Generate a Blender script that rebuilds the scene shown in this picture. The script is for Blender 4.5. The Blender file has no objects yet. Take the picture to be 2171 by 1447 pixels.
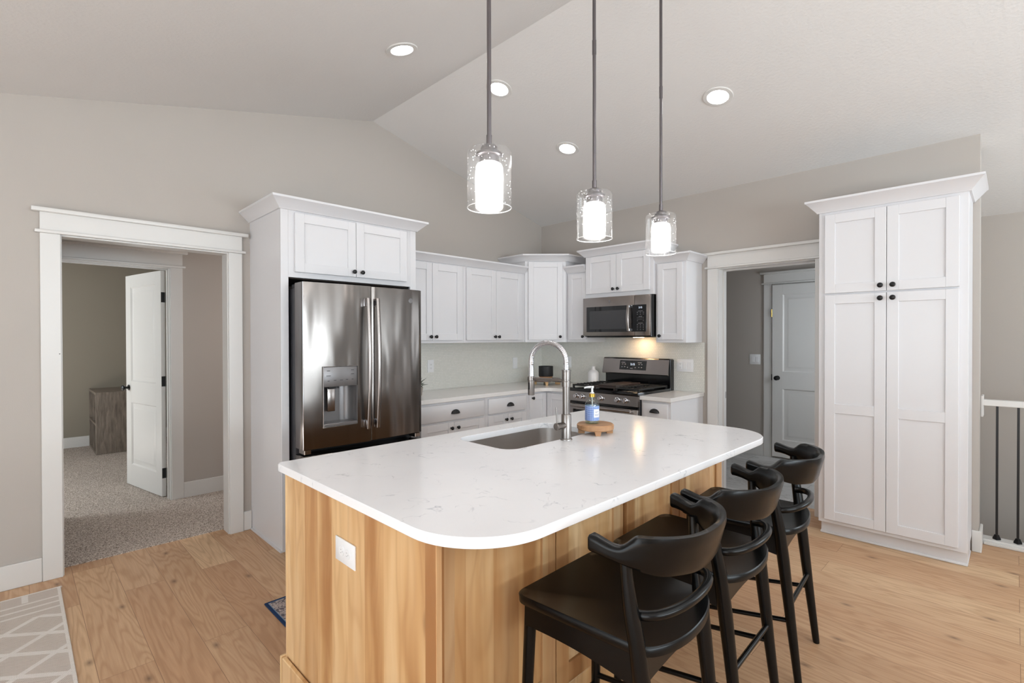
import bpy, bmesh, math, random
from mathutils import Vector, Matrix
random.seed(7)
PI = math.pi
sc = bpy.context.scene
COL = sc.collection

# ------------------------------------------------------------------ camera
F_PX = 1061.36
CAM = Vector((-4.5117, -4.029, 1.4221))
yaw, pit, rol = PI / 4 + 0.0027, -0.0074, -0.0022
fw = Vector((math.cos(yaw) * math.cos(pit), math.sin(yaw) * math.cos(pit), math.sin(pit)))
r0 = Vector((math.sin(yaw), -math.cos(yaw), 0)); u0 = r0.cross(fw)
rt = math.cos(rol) * r0 + math.sin(rol) * u0
up = -math.sin(rol) * r0 + math.cos(rol) * u0
cd = bpy.data.cameras.new('camera'); cam = bpy.data.objects.new('camera', cd); COL.objects.link(cam)
cd.sensor_width = 36.0; cd.sensor_fit = 'HORIZONTAL'; cd.lens = F_PX / 2171 * 36.0
cd.clip_start = 0.02; cd.clip_end = 100
m = Matrix((rt, up, -fw)).transposed().to_4x4(); m.translation = CAM
cam.matrix_world = m
sc.camera = cam

# ------------------------------------------------------------------ light, exposure
sc.view_settings.view_transform = 'Standard'
sc.view_settings.look = 'None'
sc.view_settings.gamma = 1.0
sc.view_settings.use_curve_mapping = False
sc.view_settings.exposure = 0.35
sc.cycles.use_denoising = True
sc.cycles.max_bounces = 9
sc.cycles.diffuse_bounces = 6
sc.cycles.glossy_bounces = 5
sc.cycles.transparent_max_bounces = 12
sc.cycles.caustics_reflective = False
sc.cycles.caustics_refractive = False
sc.cycles.sample_clamp_indirect = 6.0
w = bpy.data.worlds.new('daylight'); sc.world = w; w.use_nodes = True
w.node_tree.nodes['Background'].inputs[0].default_value = (0.90, 0.95, 1.0, 1)
w.node_tree.nodes['Background'].inputs[1].default_value = 1.0

def area_light(name, loc, target, sx, sy, power, color):
    d = bpy.data.lights.new(name, 'AREA'); d.shape = 'RECTANGLE'; d.size = sx; d.size_y = sy
    d.energy = power; d.color = color
    o = bpy.data.objects.new(name, d); COL.objects.link(o); o.location = loc
    o.rotation_euler = (Vector(target) - Vector(loc)).to_track_quat('-Z', 'Y').to_euler()
    return o

DAY = (0.81, 0.925, 1.0)
area_light('daylight_left', (-7.9, -3.9, 1.45), (-3.4, -3.9, 2.5), 4.4, 2.1, 80, DAY)
area_light('daylight_front', (-3.2, -8.4, 1.45), (-3.0, -6.7, 5.6), 4.5, 2.1, 390, DAY)
area_light('daylight_bedroom', (-6.3, 2.3, 1.5), (0, 2.0, 0.6), 0.9, 1.2, 36, (0.88, 0.97, 1.0))
area_light('mudroom_fill', (1.0, -3.55, 1.5), (1.2, 0, 1.1), 0.6, 0.9, 13, (0.85, 0.93, 1.0))  # unseen fill added to light the mudroom, no window behind it
area_light('hall_fill', (-2.2, 0.66, 1.5), (-4.5, 0.7, 1.1), 0.7, 1.3, 9, (1.0, 0.94, 0.91))  # unseen fill added to brighten the hall wall and carpet
area_light('stair_fill', (1.2, -6.3, 1.45), (-1.5, -5.0, 2.9), 1.7, 1.15, 25, DAY)  # unseen light added to lift the left ceiling slope from the stair side
sd = bpy.data.lights.new('sun', 'SUN'); sd.energy = 36; sd.angle = 0.02; sd.color = (0.92, 0.96, 1.0)
so_ = bpy.data.objects.new('sun', sd); COL.objects.link(so_)
so_.rotation_euler = Vector((0.57, 0.0, -0.82)).to_track_quat('-Z', 'Y').to_euler()

# ------------------------------------------------------------------ materials
def lin(c):
    return tuple(((v / 255) / 12.92 if v / 255 <= 0.04045 else ((v / 255 + 0.055) / 1.055) ** 2.4) for v in c) + (1.0,)

class NT:
    def __init__(s, name):
        s.m = bpy.data.materials.new(name); s.m.use_nodes = True
        s.t = s.m.node_tree; s.b = s.t.nodes['Principled BSDF']; s.out = s.t.nodes['Material Output']
    def n(s, typ, **kw):
        x = s.t.nodes.new('ShaderNode' + typ)
        for k, v in kw.items():
            if k.startswith('i_'):
                x.inputs[int(k[2:])].default_value = v
            else:
                setattr(x, k, v)
        return x
    def l(s, a, b): s.t.links.new(a, b)
    def math(s, op, a, b=None, c=None, clamp=False):
        x = s.n('Math', operation=op); x.use_clamp = clamp
        for i, v in enumerate((a, b, c)):
            if v is None: continue
            if isinstance(v, (int, float)): x.inputs[i].default_value = v
            else: s.l(v, x.inputs[i])
        return x.outputs[0]
    def pos(s, obj=False):
        if obj: return s.n('TexCoord').outputs['Object']
        return s.n('NewGeometry').outputs['Position']
    def sep(s, v):
        x = s.n('SeparateXYZ'); s.l(v, x.inputs[0]); return x.outputs
    def comb(s, a, b, c):
        x = s.n('CombineXYZ')
        for i, v in enumerate((a, b, c)):
            if isinstance(v, (int, float)): x.inputs[i].default_value = v
            else: s.l(v, x.inputs[i])
        return x.outputs[0]
    def noise(s, vec, scale, detail=2.0, rough=0.5, dist=0.0):
        x = s.n('TexNoise'); s.l(vec, x.inputs['Vector']); x.inputs['Scale'].default_value = scale
        x.inputs['Detail'].default_value = detail; x.inputs['Roughness'].default_value = rough
        x.inputs['Distortion'].default_value = dist
        return x.outputs['Fac']
    def ramp(s, fac, stops, interp='LINEAR'):
        x = s.n('ValToRGB'); s.l(fac, x.inputs[0]); e = x.color_ramp.elements; x.color_ramp.interpolation = interp
        while len(e) < len(stops): e.new(0.5)
        for i, (p, c) in enumerate(stops): e[i].position = p; e[i].color = c
        return x.outputs[0]
    def mix(s, fac, a, b, blend='MIX'):
        x = s.n('MixRGB', blend_type=blend)
        for i, v in enumerate((fac, a, b)):
            if isinstance(v, (int, float)): x.inputs[i].default_value = v
            elif isinstance(v, tuple): x.inputs[i].default_value = v
            else: s.l(v, x.inputs[i])
        return x.outputs[0]
    def bump(s, h, strength=0.3, dist=0.002):
        x = s.n('Bump'); x.inputs['Strength'].default_value = strength; x.inputs['Distance'].default_value = dist
        s.l(h, x.inputs['Height']); s.l(x.outputs[0], s.b.inputs['Normal'])
    def set(s, color=None, rough=None, metal=None, spec=None):
        if color is not None:
            if isinstance(color, tuple): s.b.inputs['Base Color'].default_value = color
            else: s.l(color, s.b.inputs['Base Color'])
        if rough is not None:
            if isinstance(rough, (int, float)): s.b.inputs['Roughness'].default_value = rough
            else: s.l(rough, s.b.inputs['Roughness'])
        if metal is not None: s.b.inputs['Metallic'].default_value = metal
        if spec is not None: s.b.inputs['Specular IOR Level'].default_value = spec
        return s

def paint(name, rgb, rough=0.55, bs=0.0, scale=160, dist=0.0008):
    t = NT(name)
    n = t.noise(t.pos(True), 3.0, 2)
    c = lin(rgb); c2 = tuple(v * 0.97 for v in c[:3]) + (1,)
    t.set(t.mix(n, c, c2), rough)
    if bs: t.bump(t.noise(t.pos(), scale, 3), bs, dist)
    return t.m

def plain(name, rgb, rough=0.5, metal=0.0, spec=0.5, var=0.05, scale=30):
    t = NT(name); n = t.noise(t.pos(True), scale, 2); c = lin(rgb)
    t.set(t.mix(n, c, tuple(max(0, v * (1 - var)) for v in c[:3]) + (1,)), rough, metal, spec)
    return t.m

M = {}
M['wall'] = paint('greige_wall_paint', (175, 168, 161), 0.7, 0.25, 190, 0.0012)
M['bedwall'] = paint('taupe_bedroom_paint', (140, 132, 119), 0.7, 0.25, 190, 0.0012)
M['ceiling'] = paint('textured_ceiling_paint', (216, 214, 212), 0.8, 0.42, 60, 0.004)
M['trim'] = paint('white_trim_paint', (210, 208, 205), 0.35)
M['cab'] = paint('white_cabinet_lacquer', (213, 212, 214), 0.32)
M['cabside'] = M['cab']
M['black'] = plain('matte_black_metal', (22, 21, 22), 0.35, 0.3)
M['blackgloss'] = plain('black_gloss_enamel', (14, 14, 15), 0.12)
M['blackglass'] = plain('black_oven_glass', (10, 10, 11), 0.05, spec=0.6)
M['castiron'] = plain('cast_iron', (20, 20, 20), 0.6)
M['darkgrey'] = plain('dark_grey_fridge_side', (62, 62, 66), 0.4, 0.2)
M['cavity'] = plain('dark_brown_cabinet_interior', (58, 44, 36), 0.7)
M['plastic'] = plain('white_plastic', (232, 232, 233), 0.3)
M['slot'] = plain('dark_slot', (60, 60, 60), 0.6)
M['brass'] = plain('polished_brass', (215, 178, 105), 0.2, 1.0)
M['gold'] = plain('gold_collar', (205, 165, 80), 0.25, 1.0)
M['ceramic'] = plain('white_ceramic', (228, 226, 226), 0.35)
M['blackpot'] = plain('matte_black_ceramic', (20, 20, 22), 0.55)
M['paper'] = plain('white_paper_label', (236, 236, 240), 0.5)
M['ink'] = plain('blue_grey_ink', (90, 100, 140), 0.6)
M['greymark'] = plain('printed_grey_marks', (70, 68, 68), 0.6)
M['lightmark'] = plain('printed_pale_marks', (150, 150, 155), 0.6)
M['leaf'] = plain('dark_green_leaf', (58, 70, 50), 0.5)
M['terracotta'] = plain('stone_planter', (150, 140, 130), 0.7)

def stool_paint():
    t = NT('satin_black_stained_wood'); p = t.pos(True)
    x = t.sep(p); v = t.comb(t.math('MULTIPLY', x[0], 40), t.math('MULTIPLY', x[1], 3), t.math('MULTIPLY', x[2], 3))
    n = t.noise(v, 3, 4)
    t.set(t.mix(n, lin((7, 7, 7)), lin((5, 5, 5))), 0.27, 0, 0.28)
    t.bump(n, 0.08, 0.0006)
    return t.m
M['stool'] = stool_paint()

def steel(name, rgb, rough=0.24, horiz=True, wave=0.0):
    t = NT(name); p = t.pos(); x = t.sep(p)
    h = t.math('ADD', x[0], x[1])
    if horiz: v = t.comb(t.math('MULTIPLY', h, 4), 0.0, t.math('MULTIPLY', x[2], 900))
    else: v = t.comb(t.math('MULTIPLY', h, 900), 0.0, t.math('MULTIPLY', x[2], 4))
    n = t.noise(v, 1, 2)
    c = lin(rgb)
    t.set(t.mix(n, c, tuple(k * 0.93 for k in c[:3]) + (1,)), rough, 1.0)
    if wave:
        v2 = t.comb(t.math('MULTIPLY', h, 6.5), t.math('MULTIPLY', x[1], 1.0), t.math('MULTIPLY', x[2], 1.3))
        t.bump(t.noise(v2, 1.0, 1.0), 1.0, wave)
    return t.m
M['steel'] = steel('brushed_stainless_steel', (158, 151, 147), 0.25)
M['fridge'] = steel('wavy_stainless_steel', (124, 118, 114), 0.21, True, 0.018)
M['nickel'] = steel('brushed_nickel', (140, 134, 130), 0.28)
M['chrome'] = plain('polished_chrome', (215, 215, 220), 0.12, 1.0)
M['sinksteel'] = steel('satin_sink_steel', (205, 200, 196), 0.36, True)
M['rodmetal'] = plain('brushed_pendant_metal', (120, 115, 117), 0.35, 1.0)
M['darksteel'] = plain('dispenser_grey', (128, 125, 125), 0.35, 0.6)

def quartz():
    t = NT('white_quartz_with_grey_veins'); p = t.pos()
    wv = t.n('TexNoise'); t.l(p, wv.inputs['Vector']); wv.inputs['Scale'].default_value = 5; wv.inputs['Detail'].default_value = 4
    add = t.n('VectorMath', operation='MULTIPLY_ADD'); t.l(wv.outputs['Color'], add.inputs[0]); add.inputs[1].default_value = (.28, .28, .28); t.l(p, add.inputs[2])
    n = t.noise(add.outputs[0], 4.6, 3, 0.5)
    vein = t.math('SUBTRACT', 1.0, t.math('MULTIPLY', t.math('ABSOLUTE', t.math('SUBTRACT', n, 0.5)), 95), clamp=True)
    mask = t.math('MULTIPLY', t.math('SUBTRACT', t.noise(p, 6.5, 3, 0.6), 0.44), 6, clamp=True)
    m2 = t.math('MULTIPLY', t.math('SUBTRACT', t.noise(p, 24, 2), 0.38), 5, clamp=True)
    f = t.math('MULTIPLY', t.math('MULTIPLY', vein, mask), m2)
    cl = t.ramp(t.noise(p, 2.0, 3), [(0.3, lin((232, 231, 233))), (0.7, lin((240, 239, 240)))])
    t.set(t.mix(t.math('MULTIPLY', f, 0.55), cl, lin((150, 154, 164))), 0.16, 0, 0.5)
    return t.m
M['quartz'] = quartz()
M['quartz2'] = plain('pale_quartz', (222, 219, 216), 0.22)

def floor_wood():
    t = NT('oak_plank_floor'); x = t.sep(t.pos())
    br = t.n('TexBrick'); t.l(t.comb(x[1], t.math('ADD', x[0], 4.08), 0.0), br.inputs['Vector'])
    br.inputs['Color1'].default_value = (0, 0, 0, 1); br.inputs['Color2'].default_value = (1, 1, 1, 1); br.inputs['Mortar'].default_value = (0.5, .5, .5, 1)
    br.inputs['Scale'].default_value = 1; br.inputs['Brick Width'].default_value = 1.35; br.inputs['Row Height'].default_value = 0.19
    br.inputs['Mortar Size'].default_value = 0.0011; br.inputs['Mortar Smooth'].default_value = 0.2; br.offset = 0.37; br.squash = 1.0
    r = t.sep(br.outputs['Color'])[0]
    g = t.comb(x[0], t.math('MULTIPLY', x[1], 0.11), t.math('MULTIPLY', r, 9.0))
    n1 = t.noise(g, 4.6, 3.0, 0.5, 0.25)
    ring = t.math('MULTIPLY_ADD', t.math('SINE', t.math('MULTIPLY', n1, 150)), 0.5, 0.5)
    fine = t.noise(t.comb(t.math('MULTIPLY', x[0], 130), t.math('MULTIPLY', x[1], 5), r), 1, 3, 0.6)
    base = t.ramp(r, [(0.0, lin((180, 142, 108))), (0.25, lin((206, 170, 134))), (0.5, lin((192, 153, 118))), (0.75, lin((216, 184, 147))), (1.0, lin((186, 146, 112)))])
    c = t.mix(t.math('MULTIPLY', t.math('POWER', ring, 2.5), 0.30), base, lin((146, 105, 73)))
    c = t.mix(t.math('MULTIPLY', t.math('SUBTRACT', fine, 0.3, clamp=True), 0.75), c, lin((146, 106, 76)))
    big = t.noise(g, 3.0, 2)
    c = t.mix(t.math('MULTIPLY', t.math('SUBTRACT', big, 0.45, clamp=True), 0.9), c, lin((160, 118, 88)))
    vo = t.n('TexVoronoi', voronoi_dimensions='2D'); t.l(t.comb(x[0], t.math('MULTIPLY', x[1], 0.5), 0.0), vo.inputs['Vector']); vo.inputs['Scale'].default_value = 4.0
    k = t.math('SUBTRACT', 1.0, t.math('MULTIPLY', vo.outputs['Distance'], 10.5), clamp=True)
    ks = t.math('MULTIPLY', t.math('POWER', k, 1.5), t.math('GREATER_THAN', t.sep(vo.outputs['Color'])[0], 0.45))
    c = t.mix(t.math('MULTIPLY', ks, 0.8), c, lin((88, 62, 46)))
    c = t.mix(t.math('MULTIPLY', br.outputs['Fac'], 0.65), c, lin((96, 70, 50)))
    t.set(c, t.math('MULTIPLY_ADD', ring, 0.08, 0.42), 0, 0.4)
    h = t.math('SUBTRACT', t.math('MULTIPLY', ring, 0.15), br.outputs['Fac'])
    t.bump(h, 0.35, 0.0012)
    return t.m
M['floor'] = floor_wood()

def island_wood(nm='knotty_alder_veneer', sh=0.0, dk=0.0):
    t = NT(nm); x = t.sep(t.pos()); h = t.math('ADD', t.math('SUBTRACT', x[1], x[0]), sh)
    br = t.n('TexBrick'); t.l(t.comb(t.math('ADD', x[2], 3.0), h, 0.0), br.inputs['Vector'])
    br.inputs['Color1'].default_value = (0, 0, 0, 1); br.inputs['Color2'].default_value = (1, 1, 1, 1); br.inputs['Mortar'].default_value = (.5, .5, .5, 1)
    br.inputs['Scale'].default_value = 1; br.inputs['Brick Width'].default_value = 40; br.inputs['Row Height'].default_value = 0.115
    br.inputs['Mortar Size'].default_value = 0.0; br.offset = 0.5
    r = t.sep(br.outputs['Color'])[0]
    wob = t.noise(t.comb(t.math('MULTIPLY', h, 2), t.math('MULTIPLY', x[2], 1.6), r), 1.5, 2)
    hh = t.math('ADD', h, t.math('MULTIPLY', wob, 0.06))
    v = t.comb(t.math('MULTIPLY', hh, 6), t.math('MULTIPLY', x[2], 0.55), t.math('MULTIPLY', r, 6))
    n1 = t.noise(v, 1.3, 3, 0.5)
    n2 = t.noise(t.comb(t.math('MULTIPLY', hh, 120), t.math('MULTIPLY', x[2], 3), r), 1, 3, 0.6)
    n3 = t.noise(t.comb(t.math('MULTIPLY', hh, 9), t.math('MULTIPLY', x[2], 1.2), t.math('MULTIPLY', r, 4)), 1.0, 1)
    ring = t.math('MULTIPLY_ADD', t.math('SINE', t.math('MULTIPLY', n3, 42)), 0.5, 0.5)
    base = t.ramp(n1, [(0.30, lin((230, 200, 156))), (0.44, lin((220, 184, 136))), (0.55, lin((204, 162, 112))), (0.68, lin((168, 120, 74)))])
    c = t.mix(t.math('MULTIPLY', t.math('POWER', r, 1.5), 0.48), base, lin((170, 118, 70)))
    c = t.mix(t.math('MULTIPLY', t.math('POWER', ring, 3), 0.22), c, lin((158, 106, 60)))
    c = t.mix(t.math('MULTIPLY', n2, 0.16), c, lin((160, 110, 64)))
    vo = t.n('TexVoronoi', voronoi_dimensions='2D'); t.l(t.comb(hh, t.math('MULTIPLY', x[2], 0.5), 0.0), vo.inputs['Vector']); vo.inputs['Scale'].default_value = 2.4
    k = t.math('SUBTRACT', 1.0, t.math('MULTIPLY', vo.outputs['Distance'], 14.0), clamp=True)
    k = t.math('MULTIPLY', k, t.math('GREATER_THAN', t.sep(vo.outputs['Color'])[0], 0.72))
    c = t.mix(t.math('MULTIPLY', k, 0.8), c, lin((84, 48, 26)))
    if dk: c = t.mix(dk, c, lin((132, 82, 46)))
    t.set(c, 0.38, 0, 0.45)
    t.bump(n2, 0.06, 0.0006)
    return t.m
M['alder'] = island_wood()
M['alderstile'] = island_wood('knotty_alder_stile', 3.37, 0.28)

def streak_wood(name, a, b, sc_=1.0, rough=0.5):
    t = NT(name); x = t.sep(t.pos(True)); h = t.math('ADD', x[0], x[1])
    n = t.noise(t.comb(t.math('MULTIPLY', h, 45 * sc_), t.math('MULTIPLY', x[2], 5 * sc_), 0.0), 1, 4, 0.6, 0.5)
    t.set(t.ramp(n, [(0.3, lin(a)), (0.7, lin(b))]), rough)
    t.bump(n, 0.15, 0.001)
    return t.m
M['greywood'] = streak_wood('weathered_grey_oak', (92, 82, 73), (138, 126, 114))
M['board'] = streak_wood('warm_mango_wood', (150, 106, 72), (188, 146, 106), 1.0)
M['pineleg'] = streak_wood('pale_pine', (178, 142, 98), (204, 170, 124), 1.0)
M['walnut'] = streak_wood('dark_brown_wood', (84, 66, 58), (116, 96, 86), 1.0)

def tile():
    t = NT('pale_mosaic_tile'); x = t.sep(t.pos()); h = t.math('ADD', x[0], x[1])
    br = t.n('TexBrick'); t.l(t.comb(h, x[2], 0.0), br.inputs['Vector'])
    br.inputs['Color1'].default_value = lin((224, 222, 215)); br.inputs['Color2'].default_value = lin((216, 215, 207)); br.inputs['Mortar'].default_value = lin((204, 203, 196))
    br.inputs['Scale'].default_value = 1; br.inputs['Brick Width'].default_value = 0.019; br.inputs['Row Height'].default_value = 0.0165
    br.inputs['Mortar Size'].default_value = 0.0026; br.inputs['Mortar Smooth'].default_value = 0.6; br.offset = 0.5
    t.set(br.outputs['Color'], 0.28)
    t.bump(t.math('SUBTRACT', 1.0, br.outputs['Fac']), 0.4, 0.0012)
    return t.m
M['tile'] = tile()

def floor_tile():
    t = NT('marble_plank_floor_tile'); x = t.sep(t.pos())
    br = t.n('TexBrick'); t.l(t.comb(x[1], x[0], 0.0), br.inputs['Vector'])
    br.inputs['Color1'].default_value = lin((178, 176, 174)); br.inputs['Color2'].default_value = lin((200, 198, 196)); br.inputs['Mortar'].default_value = lin((140, 138, 136))
    br.inputs['Scale'].default_value = 1; br.inputs['Brick Width'].default_value = 0.61; br.inputs['Row Height'].default_value = 0.305; br.inputs['Mortar Size'].default_value = 0.003; br.offset = 0.35
    n = t.noise(t.comb(t.math('MULTIPLY', x[0], 2), x[1], 0.0), 2.2, 5, 0.6, 1.2)
    v = t.math('SUBTRACT', 1.0, t.math('MULTIPLY', t.math('ABSOLUTE', t.math('SUBTRACT', n, 0.5)), 22), clamp=True)
    t.set(t.mix(t.math('MULTIPLY', v, 0.45), br.outputs['Color'], lin((120, 116, 112))), 0.3)
    return t.m
M['floortile'] = floor_tile()

def carpet():
    t = NT('taupe_loop_carpet'); p = t.pos()
    n = t.noise(p, 120, 2, 0.7); n2 = t.noise(p, 40, 2)
    c = t.ramp(n, [(0.37, lin((112, 100, 91))), (0.5, lin((186, 174, 164))), (0.64, lin((228, 218, 208)))])
    t.set(t.mix(t.math('MULTIPLY', n2, 0.35), c, lin((150, 138, 128))), 0.95, 0, 0.1)
    t.bump(n, 0.9, 0.006)
    return t.m
M['carpet'] = carpet()

def cream_rug():
    t = NT('cream_woven_rug'); x = t.sep(t.pos())
    X = t.math('ADD', x[0], 4.33); Y = t.math('ADD', x[1], 0.18)
    def line(e, period, wd): return t.math('LESS_THAN', t.math('PINGPONG', e, period), wd)
    d1 = line(t.math('ADD', t.math('MULTIPLY', X, 0.75), Y), 0.105, 0.017)
    d2 = line(t.math('SUBTRACT', Y, t.math('MULTIPLY', X, 0.9)), 0.125, 0.017)
    hz = line(Y, 0.035, 0.009)
    top = t.math('MULTIPLY', t.math('GREATER_THAN', Y, -0.34), t.math('LESS_THAN', Y, -0.12))
    vt = t.math('MULTIPLY', line(X, 0.075, 0.013), t.math('GREATER_THAN', Y, -0.12))
    low = t.math('LESS_THAN', Y, -0.34)
    f = t.math('MAXIMUM', t.math('MULTIPLY', t.math('MAXIMUM', d1, d2), low), t.math('MAXIMUM', t.math('MULTIPLY', hz, top), vt))
    edge = t.math('GREATER_THAN', X, -0.018)
    edge = t.math('MAXIMUM', edge, t.math('GREATER_THAN', Y, -0.018))
    f = t.math('MAXIMUM', f, edge)
    weave = t.math('MULTIPLY', t.math('SINE', t.math('MULTIPLY', x[0], 620)), t.math('SINE', t.math('MULTIPLY', x[1], 480)))
    c = t.mix(f, lin((201, 190, 181)), lin((228, 222, 216)))
    c = t.mix(t.math('MULTIPLY_ADD', weave, 0.12, 0.12), c, lin((176, 164, 156)))
    t.set(c, 0.95, 0, 0.1); t.bump(t.math('ADD', weave, f), 0.5, 0.003)
    return t.m
M['creamrug'] = cream_rug()

def blue_rug():
    t = NT('navy_bordered_printed_rug'); x = t.sep(t.pos())
    X = t.math('ADD', x[0], 3.575); Y = t.math('MULTIPLY', t.math('ADD', x[1], 1.205), -1.0)
    e = t.math('MINIMUM', X, Y)
    n = t.noise(t.pos(), 38, 3, 0.6, 1.5)
    body = t.ramp(n, [(0.38, lin((96, 90, 96))), (0.46, lin((156, 144, 141))), (0.53, lin((188, 174, 167))), (0.6, lin((128, 118, 120))), (0.67, lin((150, 118, 110)))], 'CONSTANT')
    band = t.math('MULTIPLY', t.math('GREATER_THAN', e, 0.10), t.math('LESS_THAN', e, 0.125))
    c = t.mix(band, body, lin((66, 64, 78)))
    c = t.mix(t.math('LESS_THAN', e, 0.019), c, lin((118, 138, 158)))
    c = t.mix(t.math('LESS_THAN', e, 0.015), c, lin((38, 56, 88)))
    t.set(c, 0.9, 0, 0.1); t.bump(t.noise(t.pos(), 300, 2), 0.4, 0.002)
    return t.m
M['bluerug'] = blue_rug()

def soap_label():
    t = NT('blue_dotted_label'); x = t.sep(t.pos(True))
    ang = t.math('ARCTAN2', x[1], x[0]); u = t.math('MULTIPLY', ang, 12.0); v = t.math('MULTIPLY', x[2], 620.0)
    d = t.math('MULTIPLY', t.math('SINE', t.math('MULTIPLY', u, 2.0)), t.math('SINE', v))
    d2 = t.math('GREATER_THAN', t.math('ABSOLUTE', d), 0.55)
    r = t.math('GREATER_THAN', t.math('ABSOLUTE', t.math('MULTIPLY', t.math('COSINE', t.math('MULTIPLY', u, 2.0)), t.math('COSINE', v))), 0.8)
    c = t.mix(d2, lin((66, 112, 190)), lin((205, 222, 244)))
    c = t.mix(r, c, lin((36, 74, 160)))
    t.set(c, 0.35)
    return t.m
M['soaplabel'] = soap_label()

def thin_glass(name, tint=(1, 1, 1), seeds=False, base=0.06):
    t = NT(name); t.t.nodes.remove(t.b)
    tr = t.n('BsdfTransparent'); tr.inputs[0].default_value = tint + (1,)
    gl = t.n('BsdfGlossy'); gl.inputs['Roughness'].default_value = 0.12 if seeds else 0.03; gl.inputs['Color'].default_value = (1, 1, 1, 1)
    lw = t.n('LayerWeight'); lw.inputs['Blend'].default_value = 0.25
    fac = t.math('ADD', t.math('MULTIPLY', t.math('POWER', lw.outputs['Facing'], 4.0), 0.5), base, clamp=True)
    mx = t.n('MixShader'); t.l(fac, mx.inputs[0]); t.l(tr.outputs[0], mx.inputs[1]); t.l(gl.outputs[0], mx.inputs[2])
    last = mx
    if seeds:
        vo = t.n('TexVoronoi'); t.l(t.pos(True), vo.inputs['Vector']); vo.inputs['Scale'].default_value = 95
        s = t.math('MULTIPLY', t.math('LESS_THAN', vo.outputs['Distance'], 0.15), t.math('GREATER_THAN', t.sep(vo.outputs['Color'])[1], 0.6))
        di = t.n('BsdfTranslucent'); di.inputs[0].default_value = (0.95, 0.95, 0.95, 1)
        m2 = t.n('MixShader'); t.l(t.math('MULTIPLY_ADD', s, 0.8, 0.012), m2.inputs[0]); t.l(mx.outputs[0], m2.inputs[1]); t.l(di.outputs[0], m2.inputs[2])
        last = m2
    t.l(last.outputs[0], t.out.inputs[0])
    return t.m
M['seedglass'] = thin_glass('seeded_clear_glass', (0.97, 0.97, 0.97), True, 0.05)
M['glassrim'] = plain('polished_glass_rim', (240, 240, 240), 0.15)
M['clearglass'] = thin_glass('clear_bottle_plastic', (0.90, 0.95, 0.91), False, 0.08)

def emit(name, col, s):
    t = NT(name); t.t.nodes.remove(t.b); e = t.n('Emission'); e.inputs[0].default_value = col + (1,); e.inputs[1].default_value = s
    t.l(e.outputs[0], t.out.inputs[0]); return t.m
M['bulb'] = emit('lit_frosted_glass', (1.0, 0.98, 0.96), 14.0)
M['led'] = emit('lit_downlight_lens', (1.0, 0.985, 0.97), 50.0)
M['hoodled'] = emit('warm_hood_lamp', (1.0, 0.66, 0.36), 60.0)
M['digits'] = emit('lit_clock_digits', (0.75, 0.85, 1.0), 1.2)

# ------------------------------------------------------------------ mesh helpers
ORG = {}
class Frame:
    def __init__(s, o, u, n):
        s.o = Vector(o); s.u = Vector(u).normalized(); s.n = Vector(n).normalized()
    def P(s, a, b, c): return s.o + s.u * a + s.n * b + Vector((0, 0, c))
WORLD = Frame((0, 0, 0), (1, 0, 0), (0, 1, 0))

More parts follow.
